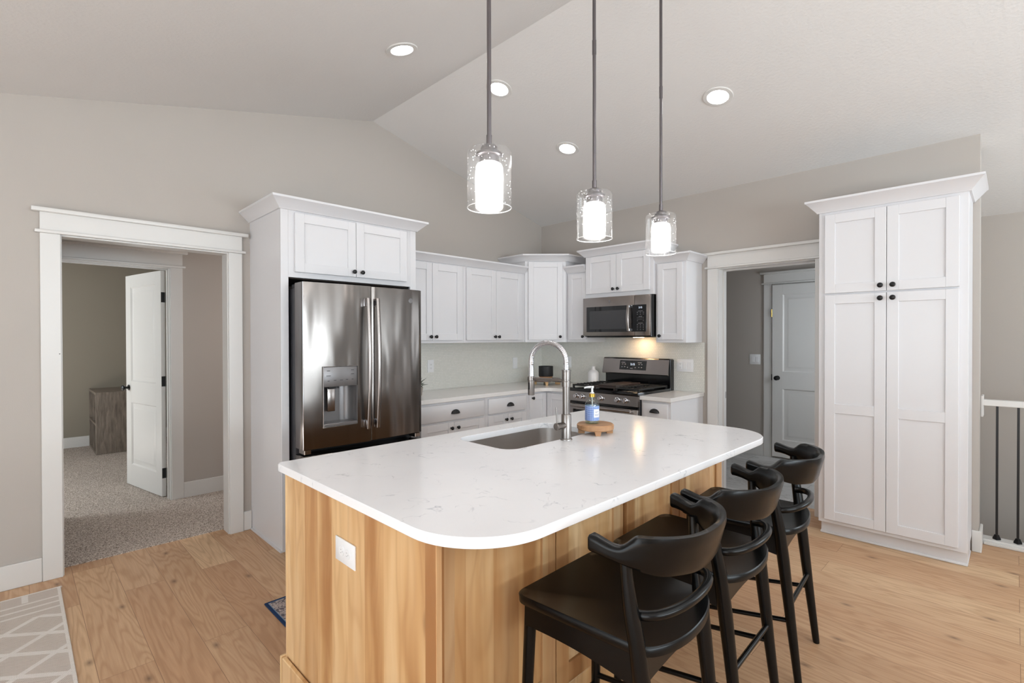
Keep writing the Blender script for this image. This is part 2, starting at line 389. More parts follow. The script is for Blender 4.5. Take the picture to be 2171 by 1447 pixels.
class MB:
    def __init__(s): s.bm = bmesh.new()
    def box(s, a0, a1, b0, b1, c0, c1, bev=0.0, seg=1, F=WORLD):
        if a0 > a1: a0, a1 = a1, a0
        if b0 > b1: b0, b1 = b1, b0
        if c0 > c1: c0, c1 = c1, c0
        v = [s.bm.verts.new(F.P(a, b, c)) for c in (c0, c1) for b in (b0, b1) for a in (a0, a1)]
        fs = [s.bm.faces.new([v[i] for i in q]) for q in ((0, 1, 3, 2), (4, 6, 7, 5), (0, 4, 5, 1), (2, 3, 7, 6), (0, 2, 6, 4), (1, 5, 7, 3))]
        if bev:
            es = list({e for f in fs for e in f.edges})
            bmesh.ops.bevel(s.bm, geom=es, offset=bev, segments=seg, profile=0.5, affect='EDGES', clamp_overlap=True)
        return s
    def rings(s, rs, cap=True, closed=False):
        R = [[s.bm.verts.new(p) for p in r] for r in rs]
        n = len(R[0]); m = len(R)
        for i in range(m if closed else m - 1):
            A, B = R[i], R[(i + 1) % m]
            for j in range(n):
                k = (j + 1) % n
                s.bm.faces.new((A[j], A[k], B[k], B[j]))
        if cap and not closed:
            s.bm.faces.new(R[0]); s.bm.faces.new(R[-1])
        return s
    def sheet(s, rs):
        R = [[s.bm.verts.new(p) for p in r] for r in rs]
        for i in range(len(R) - 1):
            for j in range(len(R[0]) - 1):
                s.bm.faces.new((R[i][j], R[i][j + 1], R[i + 1][j + 1], R[i + 1][j]))
        return s
    def lathe(s, prof, o=(0, 0, 0), axis=(0, 0, 1), n=24, cap=True):
        ax = Vector(axis).normalized(); o = Vector(o)
        t = Vector((1, 0, 0)) if abs(ax.x) < 0.9 else Vector((0, 1, 0))
        e1 = ax.cross(t).normalized(); e2 = ax.cross(e1)
        rs = [[o + ax * h + (e1 * math.cos(2 * PI * k / n) + e2 * math.sin(2 * PI * k / n)) * max(r, 1e-5) for k in range(n)] for r, h in prof]
        return s.rings(rs, cap)
    def tube(s, pts, rad, n=12, cap=True):
        pts = [Vector(p) for p in pts]
        if not isinstance(rad, (list, tuple)): rad = [rad] * len(pts)
        T = []
        for i in range(len(pts)):
            a = pts[max(0, i - 1)]; b = pts[min(len(pts) - 1, i + 1)]; T.append((b - a).normalized())
        t0 = Vector((0, 0, 1)) if abs(T[0].z) < 0.9 else Vector((1, 0, 0))
        e = T[0].cross(t0).normalized(); rs = []
        for i, p in enumerate(pts):
            e = (e - T[i] * e.dot(T[i])).normalized(); f = T[i].cross(e)
            rs.append([p + (e * math.cos(2 * PI * k / n) + f * math.sin(2 * PI * k / n)) * rad[i] for k in range(n)])
        return s.rings(rs, cap)
    def prism(s, poly, c0, c1, F=WORLD, ch=0.0):
        # poly in (a,b), extruded over c
        if ch:
            cx = sum(p[0] for p in poly) / len(poly); cy = sum(p[1] for p in poly) / len(poly)
            inn = offset_poly(poly, ch)
            return s.rings([[F.P(a, b, c0) for a, b in inn], [F.P(a, b, c0 + ch) for a, b in poly], [F.P(a, b, c1 - ch) for a, b in poly], [F.P(a, b, c1) for a, b in inn]])
        return s.rings([[F.P(a, b, c0) for a, b in poly], [F.P(a, b, c1) for a, b in poly]])
    def extrude(s, pts, vec):
        vec = Vector(vec)
        return s.rings([[Vector(p) for p in pts], [Vector(p) + vec for p in pts]])
    def build(s, name, mat, parent=None, angle=35, thick=None):
        bmesh.ops.recalc_face_normals(s.bm, faces=s.bm.faces)
        me = bpy.data.meshes.new(name)
        off = ORG.get(parent.name, Vector((0, 0, 0))) if parent else Vector((0, 0, 0))
        if off.length: bmesh.ops.translate(s.bm, vec=-off, verts=s.bm.verts)
        s.bm.to_mesh(me); s.bm.free()
        me.materials.append(mat)
        for p in me.polygons: p.use_smooth = True
        me.set_sharp_from_angle(angle=math.radians(angle))
        o = bpy.data.objects.new(name, me); COL.objects.link(o)
        if parent: o.parent = parent; ORG[o.name] = off
        if thick:
            md = o.modifiers.new('solid', 'SOLIDIFY'); md.thickness = thick; md.offset = 0
        return o

def offset_poly(poly, d):
    # inward offset (poly CCW or CW) by d
    n = len(poly); A = sum(poly[i][0] * poly[(i + 1) % n][1] - poly[(i + 1) % n][0] * poly[i][1] for i in range(n))
    sg = 1 if A > 0 else -1; out = []
    for i in range(n):
        p0, p1, p2 = Vector(poly[i - 1]), Vector(poly[i]), Vector(poly[(i + 1) % n])
        d1 = (p1 - p0).normalized(); d2 = (p2 - p1).normalized()
        n1 = Vector((-d1.y, d1.x)) * sg; n2 = Vector((-d2.y, d2.x)) * sg
        mv = n1 + n2; q = mv.dot(n1)
        out.append(tuple(p1 + mv * (d / max(q, 0.3))))
    return out

def rrect(x0, x1, y0, y1, r, n=8):
    # r: radius per corner (x0y0, x1y0, x1y1, x0y1) CCW
    if not isinstance(r, (list, tuple)): r = [r] * 4
    out = []
    for (cx, cy, a0, rr) in ((x0 + r[0], y0 + r[0], PI, r[0]), (x1 - r[1], y0 + r[1], 1.5 * PI, r[1]), (x1 - r[2], y1 - r[2], 0, r[2]), (x0 + r[3], y1 - r[3], 0.5 * PI, r[3])):
        for k in range(n + 1):
            a = a0 + 0.5 * PI * k / n
            out.append((cx + rr * math.cos(a), cy + rr * math.sin(a)))
    return out

def tag(o, label=None, cat=None, group=None, kind=None):
    if label: o['label'] = label
    if cat: o['category'] = cat
    if group: o['group'] = group
    if kind: o['kind'] = kind
    return o
def thing(name, label, cat, loc, group=None, kind=None):
    o = bpy.data.objects.new(name, None); COL.objects.link(o); o.location = loc; o.empty_display_size = 0.1
    ORG[o.name] = Vector(loc)
    return tag(o, label, cat, group, kind)
def struct(o, label, cat): return tag(o, label, cat, None, 'structure')
def dup(root):
    r = root.copy(); COL.objects.link(r)
    for ch in [c for c in bpy.data.objects if c.parent == root]:
        c = ch.copy(); COL.objects.link(c); c.parent = r
        for g in [q for q in bpy.data.objects if q.parent == ch]:
            d = g.copy(); COL.objects.link(d); d.parent = c
    return r

def text(body, size, F, a, b, c, name, mat, parent, depth=0.0004):
    cu = bpy.data.curves.new(name, 'FONT'); cu.body = body; cu.size = size; cu.extrude = depth; cu.align_x = 'CENTER'; cu.align_y = 'CENTER'
    tmp = bpy.data.objects.new(name + '_t', cu); COL.objects.link(tmp)
    bpy.context.view_layer.update()
    me = bpy.data.meshes.new_from_object(tmp.evaluated_get(bpy.context.evaluated_depsgraph_get()))
    bpy.data.objects.remove(tmp); bpy.data.curves.remove(cu)
    off = ORG.get(parent.name, Vector((0, 0, 0)))
    o0 = F.P(a, b, c)
    for v in me.vertices:
        x, y, z = v.co
        v.co = o0 + F.u * x + Vector((0, 0, y)) + F.n * z - off
    me.materials.clear(); me.materials.append(mat); me.name = name
    o = bpy.data.objects.new(name, me); COL.objects.link(o); o.parent = parent; ORG[o.name] = off
    return o

# frames: A faces -y (wall A cabinets), B faces -x (wall B cabinets)
FA = Frame((0, 0, 0), (1, 0, 0), (0, -1, 0))       # a = x, b = -y
FB = Frame((0, 0, 0), (0, -1, 0), (-1, 0, 0))      # a = -y, b = -x

def shaker(F, a0, a1, b, c0, c1, rail=0.062, t=0.02, mid=None):
    mb = MB(); v = 0.0018
    mb.box(a0, a0 + rail, b, b + t, c0, c1, v, 1, F); mb.box(a1 - rail, a1, b, b + t, c0, c1, v, 1, F)
    mb.box(a0 + rail - .001, a1 - rail + .001, b, b + t - .0003, c1 - rail, c1, v, 1, F)
    mb.box(a0 + rail - .001, a1 - rail + .001, b, b + t - .0003, c0, c0 + rail, v, 1, F)
    if mid: mb.box(a0 + rail - .001, a1 - rail + .001, b, b + t - .0003, mid[0], mid[1], v, 1, F)
    mb.box(a0 + rail - .004, a1 - rail + .004, b + .002, b + t - 0.009, c0 + rail - .004, c1 - rail + .004, 0, 1, F)
    return mb
def knob(F, a, b, c, parent, r=0.0155):
    mb = MB(); o = F.P(a, b, c)
    mb.lathe([(0.008, 0), (0.008, .003), (0.0055, .006), (0.0055, .013), (r * .8, .017), (r, .021), (r * .95, .025), (r * .6, .029), (0, .0303)], o, F.n, 20)
    return mb.build('knob', M['black'], parent)
def cup_pull(F, a, b, c, parent, wd=0.045, h=0.034, d=0.026):
    mb = MB(); rs = []
    for i in range(17):
        th = PI * i / 16
        rs.append([F.P(a + wd * math.cos(th), b + d * math.sin(th) * math.sin(ph) + .001, c - .012 + h * math.sin(th) * math.cos(ph)) for ph in [0.5 * PI * k / 8 for k in range(9)]])
    mb.sheet(rs)
    o = mb.build('cup_handle', M['black'], parent, thick=0.003)
    return o
def crown(parent, pts, z, mat, side=1, h=0.075, p=0.075, ends=(None, None), name='crown_moulding'):
    prof = [(0, 0), (0.012, 0), (0.014, 0.006), (p - .008, h - .018), (p, h - .014), (p, h), (0, h)]
    n = len(pts); P = [Vector(q) for q in pts]; rs = []
    for i in range(n):
        ds = []
        if i > 0: ds.append((P[i] - P[i - 1]).normalized())
        if i < n - 1: ds.append((P[i + 1] - P[i]).normalized())
        ns = [Vector((d.y, -d.x)) * side for d in ds]
        mv = ns[0] if len(ns) == 1 else (ns[0] + ns[1]) / (1 + ns[0].dot(ns[1]))
        e = ends[0] if i == 0 else (ends[1] if i == n - 1 else None)
        if e is not None: mv = Vector(e)
        rs.append([(P[i].x + mv.x * o_, P[i].y + mv.y * o_, z + zz) for o_, zz in prof])
    return MB().rings(rs).build(name, mat, parent)

# ------------------------------------------------------------------ SETTING
RIDGE_X, RIDGE_Z, EAVE = -2.243, 3.344, 2.755
SL, SR = 0.2337, 0.2626
FLATX, FLATZ = -4.83, RIDGE_Z - SL * (4.83 + RIDGE_X)
def ceil_z(x):
    if x > RIDGE_X: return RIDGE_Z - SR * (x - RIDGE_X)
    return max(FLATZ, RIDGE_Z + SL * (x - RIDGE_X))
WT = 0.17    # wall thickness right
XL, YF = -8.0, -8.5
mb = MB()
mb.box(XL, WT, YF, 0.13, -0.1, 0); mb.box(WT, 0.30, YF, -3.862, -0.1, -0.0)
struct(mb.build('floor', M['floor']), 'oak plank floor of the kitchen and living area', 'floor')
mb = MB(); mb.box(-6.5, -2.0, 0.13, 4.75, -0.1, 0.006)
struct(mb.build('floor_bedroom', M['carpet']), 'taupe carpet in the hall and room beyond the left opening', 'carpet floor')
mb = MB(); mb.box(WT, 1.97, -3.7, 0.2, -0.1, 0.002)
struct(mb.build('floor_mudroom', M['floortile']), 'marble look tile floor beyond the right doorway', 'tile floor')
# ceiling
prof = [(XL, FLATZ), (FLATX, FLATZ), (RIDGE_X, RIDGE_Z), (1.4, ceil_z(1.4)), (1.4, ceil_z(1.4) + .12), (RIDGE_X, RIDGE_Z + .12), (FLATX, FLATZ + .12), (XL, FLATZ + .12)]
mb = MB(); mb.extrude([(x, YF, z) for x, z in prof], (0, -YF + 0.13, 0))
struct(mb.build('ceiling', M['ceiling'], angle=5), 'vaulted textured ceiling with a ridge above the kitchen', 'ceiling')
# wall back (A)
OA0, OA1, OAZ = -4.306, -3.415, 2.035      # clear opening
def wall_a(x0, x1, z0=0.0):
    xs = [x0] + [x for x in (FLATX, RIDGE_X) if x0 < x < x1] + [x1]
    return [(x0, 0, z0), (x1, 0, z0)] + [(x, 0, ceil_z(x)) for x in reversed(xs)]
mb = MB()
mb.extrude(wall_a(XL, OA0 - .02), (0, .12, 0)); mb.extrude(wall_a(OA1 + .02, WT), (0, .12, 0)); mb.extrude(wall_a(OA0 - .02, OA1 + .02, OAZ + .02), (0, .12, 0))
struct(mb.build('wall_back', M['wall'], angle=5), 'greige gabled wall behind the refrigerator', 'wall')
# wall right (B)
OB0, OB1, OBZ = -2.14, -2.905, 2.035
def wall_b(y0, y1, z0=0.0):
    mb.extrude([(0, y0, z0), (WT, y0, z0), (WT, y0, ceil_z(WT)), (0, y0, ceil_z(0))], (0, y1 - y0, 0))
mb = MB(); wall_b(0, OB0 + .02); wall_b(OB1 - .02, -3.862); wall_b(OB0 + .02, OB1 - .02, OBZ + .02)
struct(mb.build('wall_right', M['wall'], angle=5), 'greige wall behind the range and the tall pantry cabinet', 'wall')
mb = MB(); cz_ = ceil_z(1.25) + .02
for y0, y1, z0, z1 in ((YF, -7.2, -2.6, cz_), (-5.4, -3.72, -2.6, cz_), (-7.2, -5.4, -2.6, .85), (-7.2, -5.4, 2.05, cz_)): mb.box(1.25, 1.37, y0, y1, z0, z1)
struct(mb.build('wall_stairwell', M['wall']), 'greige wall on the far side of the stairwell', 'wall')
mb = MB(); mb.box(WT + .001, 1.249, -3.80, -3.72, -2.6, ceil_z(WT) - .0); 
struct(mb.build('wall_stair_side', M['wall']), 'greige wall closing the stairwell beside the mudroom', 'wall')
mb = MB(); mb.box(0.18, 0.30, YF, -3.8, -2.6, -0.101); mb.box(.30, 1.25, YF, -3.8, -2.7, -2.6)
struct(mb.build('wall_stair_under', M['wall']), 'lower wall and landing of the stairwell', 'wall')
# mudroom shell
mb = MB(); mb.box(1.87, 1.97, -3.7, 0.2, 0, 2.46)
struct(mb.build('wall_mudroom', M['wall']), 'greige mudroom wall around the closed door', 'wall')
mb = MB(); mb.box(WT, 1.97, .12, .2, 0, 2.46); mb.box(WT, 1.97, -3.72, -3.7, 0, 2.46)
struct(mb.build('wall_mudroom_side', M['wall']), 'side walls of the mudroom', 'wall')
mb = MB(); mb.box(WT, 1.87, -3.7, .12, 2.44, 2.5)
struct(mb.build('ceiling_mudroom', M['ceiling']), 'flat mudroom ceiling', 'ceiling')
# bedroom hall shell
A2 = 1.2; O2A, O2B, O2Z = -4.36, -3.545, 2.035
mb = MB(); mb.box(-6.5, O2A - .02, A2, A2 + .12, 0, 2.46); mb.box(O2B + .02, -2.0, A2, A2 + .12, 0, 2.46); mb.box(O2A - .02, O2B + .02, A2, A2 + .12, O2Z + .02, 2.46)
struct(mb.build('wall_hall', M['wall']), 'greige hall wall around the bedroom doorway', 'wall')
mb = MB(); mb.box(-6.5, -2.0, 4.63, 4.75, 0, 2.46)
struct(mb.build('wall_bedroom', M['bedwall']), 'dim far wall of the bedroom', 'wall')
mb = MB(); mb.box(-2.1, -2.0, .12, 4.63, 0, 2.46); mb.box(-6.5, -6.42, .12, 1.9, 0, 2.46); mb.box(-6.5, -6.42, 3.9, 4.63, 0, 2.46); mb.box(-6.5, -6.42, 1.9, 3.9, 0, .75); mb.box(-6.5, -6.42, 1.9, 3.9, 2.2, 2.46)
struct(mb.build('wall_bedroom_side', M['wall']), 'side walls of the bedroom and hall', 'wall')
mb = MB(); mb.box(-6.5, -2.0, .12, 4.75, 2.44, 2.5)
struct(mb.build('ceiling_bedroom', M['ceiling']), 'flat ceiling of the bedroom and hall', 'ceiling')
# living room enclosure behind the camera with its windows
mb = MB()
mb.box(XL - .12, XL, YF, .13, 0, .35); mb.box(XL - .12, XL, YF, .13, 2.5, FLATZ + .1); mb.box(XL - .12, XL, YF, -6.2, .35, 2.5); mb.box(XL - .12, XL, -1.6, .13, .35, 2.5)
struct(mb.build('wall_left', M['wall']), 'greige living room wall with a window, behind the viewer', 'wall')
mb = MB()
mb.box(XL, 1.37, YF - .12, YF, 0, .35); mb.box(XL, -5.5, YF - .12, YF, .35, 2.5); mb.box(-.9, 1.37, YF - .12, YF, .35, 2.5)
mb.extrude([(XL, YF, 2.5), (1.37, YF, 2.5), (1.37, YF, ceil_z(1.37)), (RIDGE_X, YF, RIDGE_Z), (FLATX, YF, FLATZ), (XL, YF, FLATZ)], (0, -.12, 0))
struct(mb.build('wall_front', M['wall']), 'greige living room wall with a window, opposite the refrigerator', 'wall')
for k, (a, b, c) in enumerate((('x', -6.2, -1.6), ('y', -5.5, -.9))):
    mb = MB()
    Fw = Frame((XL - .08, 0, 0), (0, 1, 0), (1, 0, 0)) if a == 'x' else Frame((0, YF - .08, 0), (1, 0, 0), (0, 1, 0))
    for q in range(4):
        e = b + (c - b) * q / 3; mb.box(e - .04, e + .04, -.03, .05, .35, 2.5, 0, 1, Fw)
    mb.box(b, c, -.03, .05, .35, .43, 0, 1, Fw); mb.box(b, c, -.03, .05, 2.42, 2.5, 0, 1, Fw); mb.box(b, c, -.02, .04, 1.55, 1.6, 0, 1, Fw)
    struct(mb.build('window_%d' % (k + 1), M['trim']), 'white framed living room window behind the viewer, number %s wall' % ('left' if k == 0 else 'front'), 'window')

mb = MB(); Fw = Frame((1.33, 0, 0), (0, 1, 0), (-1, 0, 0))  # unseen window added so side light reaches the left ceiling slope
for e in (-7.16, -6.3, -5.44): mb.box(e - .04, e + .04, -.03, .05, .85, 2.05, 0, 1, Fw)
mb.box(-7.2, -5.4, -.03, .05, .85, .93, 0, 1, Fw); mb.box(-7.2, -5.4, -.03, .05, 1.97, 2.05, 0, 1, Fw)
struct(mb.build('window_3', M['trim']), 'white framed stairwell window behind the viewer, added to light the ceiling', 'window')

# casings and jambs
def casing(F, a0, a1, zt, thick, name, label, stop=True, both=True, cw=0.09, hd=0.115):
    """F.b = out of wall toward viewer; opening a0..a1; wall depth 'thick' behind b=0"""
    r = thing(name, label, 'door trim', F.P((a0 + a1) / 2, 0, 0)); r['kind'] = 'structure'
    for nm, x0, x1 in (('side_casing', a0 - cw - .006, a0 - .006), ('side_casing', a1 + .006, a1 + cw + .006)):
        MB().box(x0, x1, 0.0005, .02, 0, zt + .008, .002, 1, F).build(nm, M['trim'], r)
    mb = MB(); zz = zt + .008
    mb.box(a0 - cw - .028, a1 + cw + .028, .0005, .034, zz, zz + .018, .004, 2, F)
    mb.box(a0 - cw - .006, a1 + cw + .006, .0005, .022, zz + .018, zz + .018 + hd - .01, .0015, 1, F)
    mb.box(a0 - cw - .042, a1 + cw + .042, .0005, .05, zz + hd + .006, zz + hd + .03, .004, 2, F)
    mb.build('head_casing', M['trim'], r)
    mb = MB()
    mb.box(a0 - .02, a0, -thick, .001, 0, zt, 0, 1, F); mb.box(a1, a1 + .02, -thick, .001, 0, zt, 0, 1, F); mb.box(a0 - .02, a1 + .02, -thick, .001, zt, zt + .02, 0, 1, F)
    if stop:
        s0, s1 = -thick + .045, -thick + .08
        mb.box(a0, a0 + .011, s0, s1, 0, zt - .011, 0, 1, F); mb.box(a1 - .011, a1, s0, s1, 0, zt - .011, 0, 1, F); mb.box(a0, a1, s0, s1, zt - .011, zt, 0, 1, F)
    mb.build('jamb', M['trim'], r)
    return r
c1 = casing(FA, OA0, OA1, OAZ, .12, 'trim_1', 'white craftsman casing around the wide left opening', stop=False)
c2 = casing(FB, -OB0, -OB1, OBZ, WT, 'trim_2', 'white craftsman casing of the doorway between range and pantry')
FA2 = Frame((0, A2, 0), (1, 0, 0), (0, -1, 0))
c3 = casing(FA2, O2A, O2B, O2Z, .12, 'trim_3', 'white casing of the bedroom doorway seen through the left opening')
FM = Frame((1.87, 0, 0), (0, -1, 0), (-1, 0, 0))
c4 = casing(FM, 2.0, 2.82, 2.04, .1, 'trim_4', 'grey shadowed white casing around the mudroom door', stop=False)
MB().box(-4.3225, -4.3175, .0205, .0215, 1.33, 1.335, 0, 1, FA).build('nail_hole', M['slot'], c1)
# strike + hinges on the right doorway jamb
def hinge(F, a, b, c, parent, h=0.09, wd=.03, mat='black'):
    mb = MB(); mb.box(a - .002, a + .001, b - wd, b, c - h / 2, c + h / 2, .004, 2, F); mb.tube([F.P(a - .004, b + .004, c - h / 2), F.P(a - .004, b + .004, c + h / 2)], .006, 10)
    return mb.build('hinge', M[mat], parent)
for z in (1.78, 1.04, .2): hinge(FB, -OB1 - .001, -.13, z, c2)
MB().box(-OB0 - .001, -OB0 + .0012, -.16, -.125, .86, .92, .0005, 1, FB).build('strike_plate', M['black'], c2)

# baseboards
def baseboard(name, F, spans, label, h=.14):
    mb = MB()
    for a0, a1 in spans: mb.box(a0, a1, .0005, .016, 0, h, .003, 1, F); 
    struct(mb.build(name, M['trim']), label, 'baseboard')
baseboard('baseboard_back', FA, [(XL, OA0 - .097), (OA1 + .097, -3.262)], 'white baseboard on the wall behind the refrigerator')
baseboard('baseboard_hall', FA2, [(O2B + .097, -2.1)], 'white baseboard in the hall right of the bedroom doorway')
baseboard('baseboard_bedroom', Frame((0, 4.63, 0), (1, 0, 0), (0, -1, 0)), [(-6.4, -2.1)], 'white baseboard along the dim bedroom wall')
baseboard('baseboard_mudroom', FM, [(-.12, 1.903), (2.917, 3.69)], 'white baseboard in the mudroom beside the door')
FE = Frame((0, -3.862, 0), (1, 0, 0), (0, -1, 0))
mb = MB(); mb.box(3.8285, 3.8775, .0005, .016, 0, .14, .003, 1, FB); mb.box(-.0004, WT + .02, .0005, .0155, 0, .1398, .003, 1, FE)
struct(mb.build('baseboard_right', M['trim']), 'short white baseboard wrapping the wall end beside the pantry', 'baseboard')
# backsplash
mb = MB(); mb.box(-2.20, -.0085, -.008, -.0005, .9145, 1.3745); 
struct(mb.build('backsplash_back', M['tile']), 'pale mosaic backsplash left of the corner', 'backsplash')
mb = MB(); mb.box(-.008, -.0005, -2.012, -.001, .9145, 1.3745); mb.box(-.008, -.0005, -1.69, -.92, 1.3745, 1.43)
struct(mb.build('backsplash_right', M['tile']), 'pale mosaic backsplash behind the range', 'backsplash')

# ------------------------------------------------------------------ DOORS
def panel_door(F, a0, a1, c0, c1, parent, name='door_leaf'):
    """two raised panel moulded slab; b from 0 (back) to .035 (front)"""
    mb = MB(); t = .035; st = .115; mid0, mid1 = c0 + .80, c0 + 1.0
    mb.box(a0, a0 + st, 0, t, c0, c1, .002, 1, F); mb.box(a1 - st, a1, 0, t, c0, c1, .002, 1, F)
    for z0, z1 in ((c0, c0 + .2), (mid0, mid1), (c1 - .115, c1)): mb.box(a0 + st - .001, a1 - st + .001, 0.0002, t - .0002, z0, z1, 0, 1, F)
    for z0, z1 in ((c0 + .2, mid0), (mid1, c1 - .115)):
        x0, x1 = a0 + st, a1 - st
        def rect(d, b): return [F.P(x0 + d, b, z0 + d), F.P(x1 - d, b, z0 + d), F.P(x1 - d, b, z1 - d), F.P(x0 + d, b, z1 - d)]
        mb.rings([rect(0, t - .0005), rect(.012, t - .012), rect(.035, t - .012), rect(.06, t - .004)], cap=False)
        mb.bm.faces.new([mb.bm.verts.new(p) for p in rect(.06, t - .004)])
        mb.rings([rect(0, .0005), rect(.012, .012), rect(.035, .012), rect(.06, .004)], cap=False)
        mb.bm.faces.new([mb.bm.verts.new(p) for p in rect(.06, .004)])
    return mb.build(name, M['trim'], parent)
def door_knob(F, a, c, parent, front=.035, both=True):
    mb = MB()
    pr = [(.027, 0), (.027, .006), (.012, .012), (.010, .03), (.02, .036), (.027, .046), (.026, .056), (.015, .063), (0, .065)]
    mb.lathe(pr, F.P(a, front, c), F.n, 20)
    if both: mb.lathe(pr, F.P(a, 0, c), -F.n, 20)
    return mb.build('door_knob', M['black'], parent)
# bedroom door, swung open
hx, hy = -3.549, 1.335
ang = Vector((-.20, .98)).normalized()
Fd = Frame((hx + .0, hy, 0), (ang.x, ang.y, 0), (-ang.y, ang.x, 0))
d1 = thing('door_1', 'white two panel door standing open into the dim bedroom', 'door', (hx, hy, 0)); d1['kind'] = 'structure'
leaf = panel_door(Fd, .004, .775, .012, 2.028, d1)
door_knob(Fd, .71, .95, leaf)
for z in (1.79, 1.04, .22):
    mb = MB(); mb.box(.001, .0045, .004, .034, z - .045, z + .045, .0008, 1, Fd); mb.tube([Fd.P(-.003, -.004, z - .045), Fd.P(-.003, -.004, z + .045)], .006, 10)
    mb.build('hinge', M['black'], leaf)
# mudroom door
Fq = Frame((1.875, 0, 0), (0, -1, 0), (-1, 0, 0))
d2 = thing('door_2', 'closed white two panel door in the shadowed mudroom', 'door', (1.88, -2.4, 0)); d2['kind'] = 'structure'
Fq2 = Frame((1.90, 0, 0), (0, -1, 0), (-1, 0, 0))
mb = MB(); leaf2 = panel_door(Frame((1.868, 0, 0), (0, -1, 0), (-1, 0, 0)), 2.004, 2.816, .02, 2.035, d2)
Fk = Frame((1.868, 0, 0), (0, -1, 0), (-1, 0, 0))
door_knob(Fk, 2.064, .945, leaf2, both=False)
MB().tube([Fk.P(1.999, .037, 1.66), Fk.P(1.999, .037, 1.75)], .008, 12).build('hinge', M['brass'], leaf2)
MB().box(1.996, 2.003, .0, .0375, .915, .985, .0008, 1, Fk).build('latch_plate', M['black'], leaf2)

# ------------------------------------------------------------------ FRIDGE SURROUND + FRIDGE
FX0, FX1, FY, FZ = -3.26, -2.203, .606, 2.284
t = thing('fridge_cabinet', 'tall white cabinet surround framing the stainless refrigerator', 'cabinet', ((FX0 + FX1) / 2, -.3, 0))
mb = MB(); mb.box(FX0, FX0 + .018, .001, FY - .02, 0, FZ, 0, 1, FA); mb.box(FX0, FX0 + .05, FY - .02, FY, 0, FZ, .0015, 1, FA)
mb.box(FX0 - .012, FX0, .016, FY, 0, .012, 0, 1, FA)
mb.build('side_panel', M['cab'], t)
mb = MB(); mb.box(FX1 - .018, FX1, .001, FY - .02, 0, FZ, 0, 1, FA); mb.box(FX1 - .055, FX1, FY - .02, FY, 0, FZ, .0015, 1, FA)
mb.build('side_panel', M['cab'], t)
mb = MB(); mb.box(FX0 + .018, FX1 - .018, .001, FY - .021, 1.835, FZ, 0, 1, FA); mb.box(FX0 + .05, FX1 - .055, FY - .021, FY - .0005, 1.832, FZ, 0, 1, FA)
body = mb.build('upper_box', M['cab'], t)
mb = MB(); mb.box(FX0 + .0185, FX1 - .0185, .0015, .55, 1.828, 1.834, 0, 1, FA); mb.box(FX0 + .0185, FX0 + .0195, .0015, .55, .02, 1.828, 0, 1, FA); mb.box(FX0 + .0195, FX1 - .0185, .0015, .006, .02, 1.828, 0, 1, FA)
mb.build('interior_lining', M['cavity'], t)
ga = -2.7315
for x0, x1, kx in ((FX0 + .088, ga - .0015, ga - .022), (ga + .0015, FX1 - .095, ga + .042)):
    d = shaker(FA, x0, x1, FY, 1.868, 2.265).build('door', M['cab'], t); knob(FA, kx, FY + .02, 1.904, d)
crown(t, [(FX0, -.002), (FX0, -FY), (FX1, -FY), (FX1, -.002)], FZ - .004, M['cab'], 1)
# refrigerator
RX0, RX1 = -3.195, -2.283
RC = (RX0 + RX1) / 2
t = thing('refrigerator', 'stainless french door refrigerator with water dispenser', 'refrigerator', (RC, -.4, 0))
MB().box(RX0 + .004, RX1 - .004, .04, .665, .03, 1.755, .006, 2, FA).build('body', M['darkgrey'], t)
for x in (RX0 + .06, RX1 - .06):
    for b in (.1, .6): MB().box(x - .02, x + .02, b - .02, b + .02, 0, .032, .004, 1, FA).build('foot', M['black'], t)
for x in (RX0 + .006, RX1 - .05):
    MB().box(x, x + .05, .6, .735, 1.752, 1.783, .006, 2, FA).build('hinge_cover', M['darkgrey'], t)
def fridge_front(x): # bowed front depth
    q = (x - RC) / (RX1 - RC); return .800 + .026 * (1 - q * q)
def bowed(x0, x1, z0, z1, hole=None):
    mb = MB(); n = 14; b0 = .672
    xs = [x0 + (x1 - x0) * i / n for i in range(n + 1)]
    def prof(inset):
        pts = [(x0 + inset, b0), (x1 - inset, b0)]
        for x in reversed(xs):
            xx = min(max(x, x0 + .004 + inset), x1 - .004 - inset)
            e = .004 if x in (x0, x1) else 0
            pts.append((xx, fridge_front(x) - inset - e))
        # side corner points
        pts.insert(2, (x1 - inset, fridge_front(x1) - .008)); pts.append((x0 + inset, fridge_front(x0) - .008))
        return pts
    if not hole:
        mb.rings([[FA.P(a, b, z) for a, b in prof(i)] for z, i in ((z0, .004), (z0 + .004, 0), (z1 - .004, 0), (z1, .004))])
    return mb
DZ0, DZ1 = .698, 1.787
gap = -2.727
# left door with dispenser cut-out: four bowed blocks around the hole
hx0, hx1, hz0, hz1 = -3.072, -2.830, .832, 1.232
mb = MB()
def fblock(x0, x1, z0, z1):
    n = max(2, int((x1 - x0) / .04)); xs = [x0 + (x1 - x0) * i / n for i in range(n + 1)]
    pts = [(x0, .672), (x1, .672)] + [(x, fridge_front(x)) for x in reversed(xs)]
    mb.rings([[FA.P(a, b, z) for a, b in pts] for z in (z0, z1)])
fblock(RX0, hx0, DZ0, DZ1); fblock(hx1, gap - .003, DZ0, DZ1); fblock(hx0, hx1, DZ0, hz0); fblock(hx0, hx1, hz1, DZ1)
bmesh.ops.remove_doubles(mb.bm, verts=mb.bm.verts, dist=.0004)
ld = mb.build('door', M['fridge'], t, angle=40)
rd = bowed(gap + .003, RX1, DZ0, DZ1).build('door', M['fridge'], t, angle=40)
mb = MB(); mb.box(RX0 - .0012, RX0 + .0035, .79, .8005, DZ0, DZ1, .001, 1, FA); mb.build('edge_strip', M['chrome'], ld)
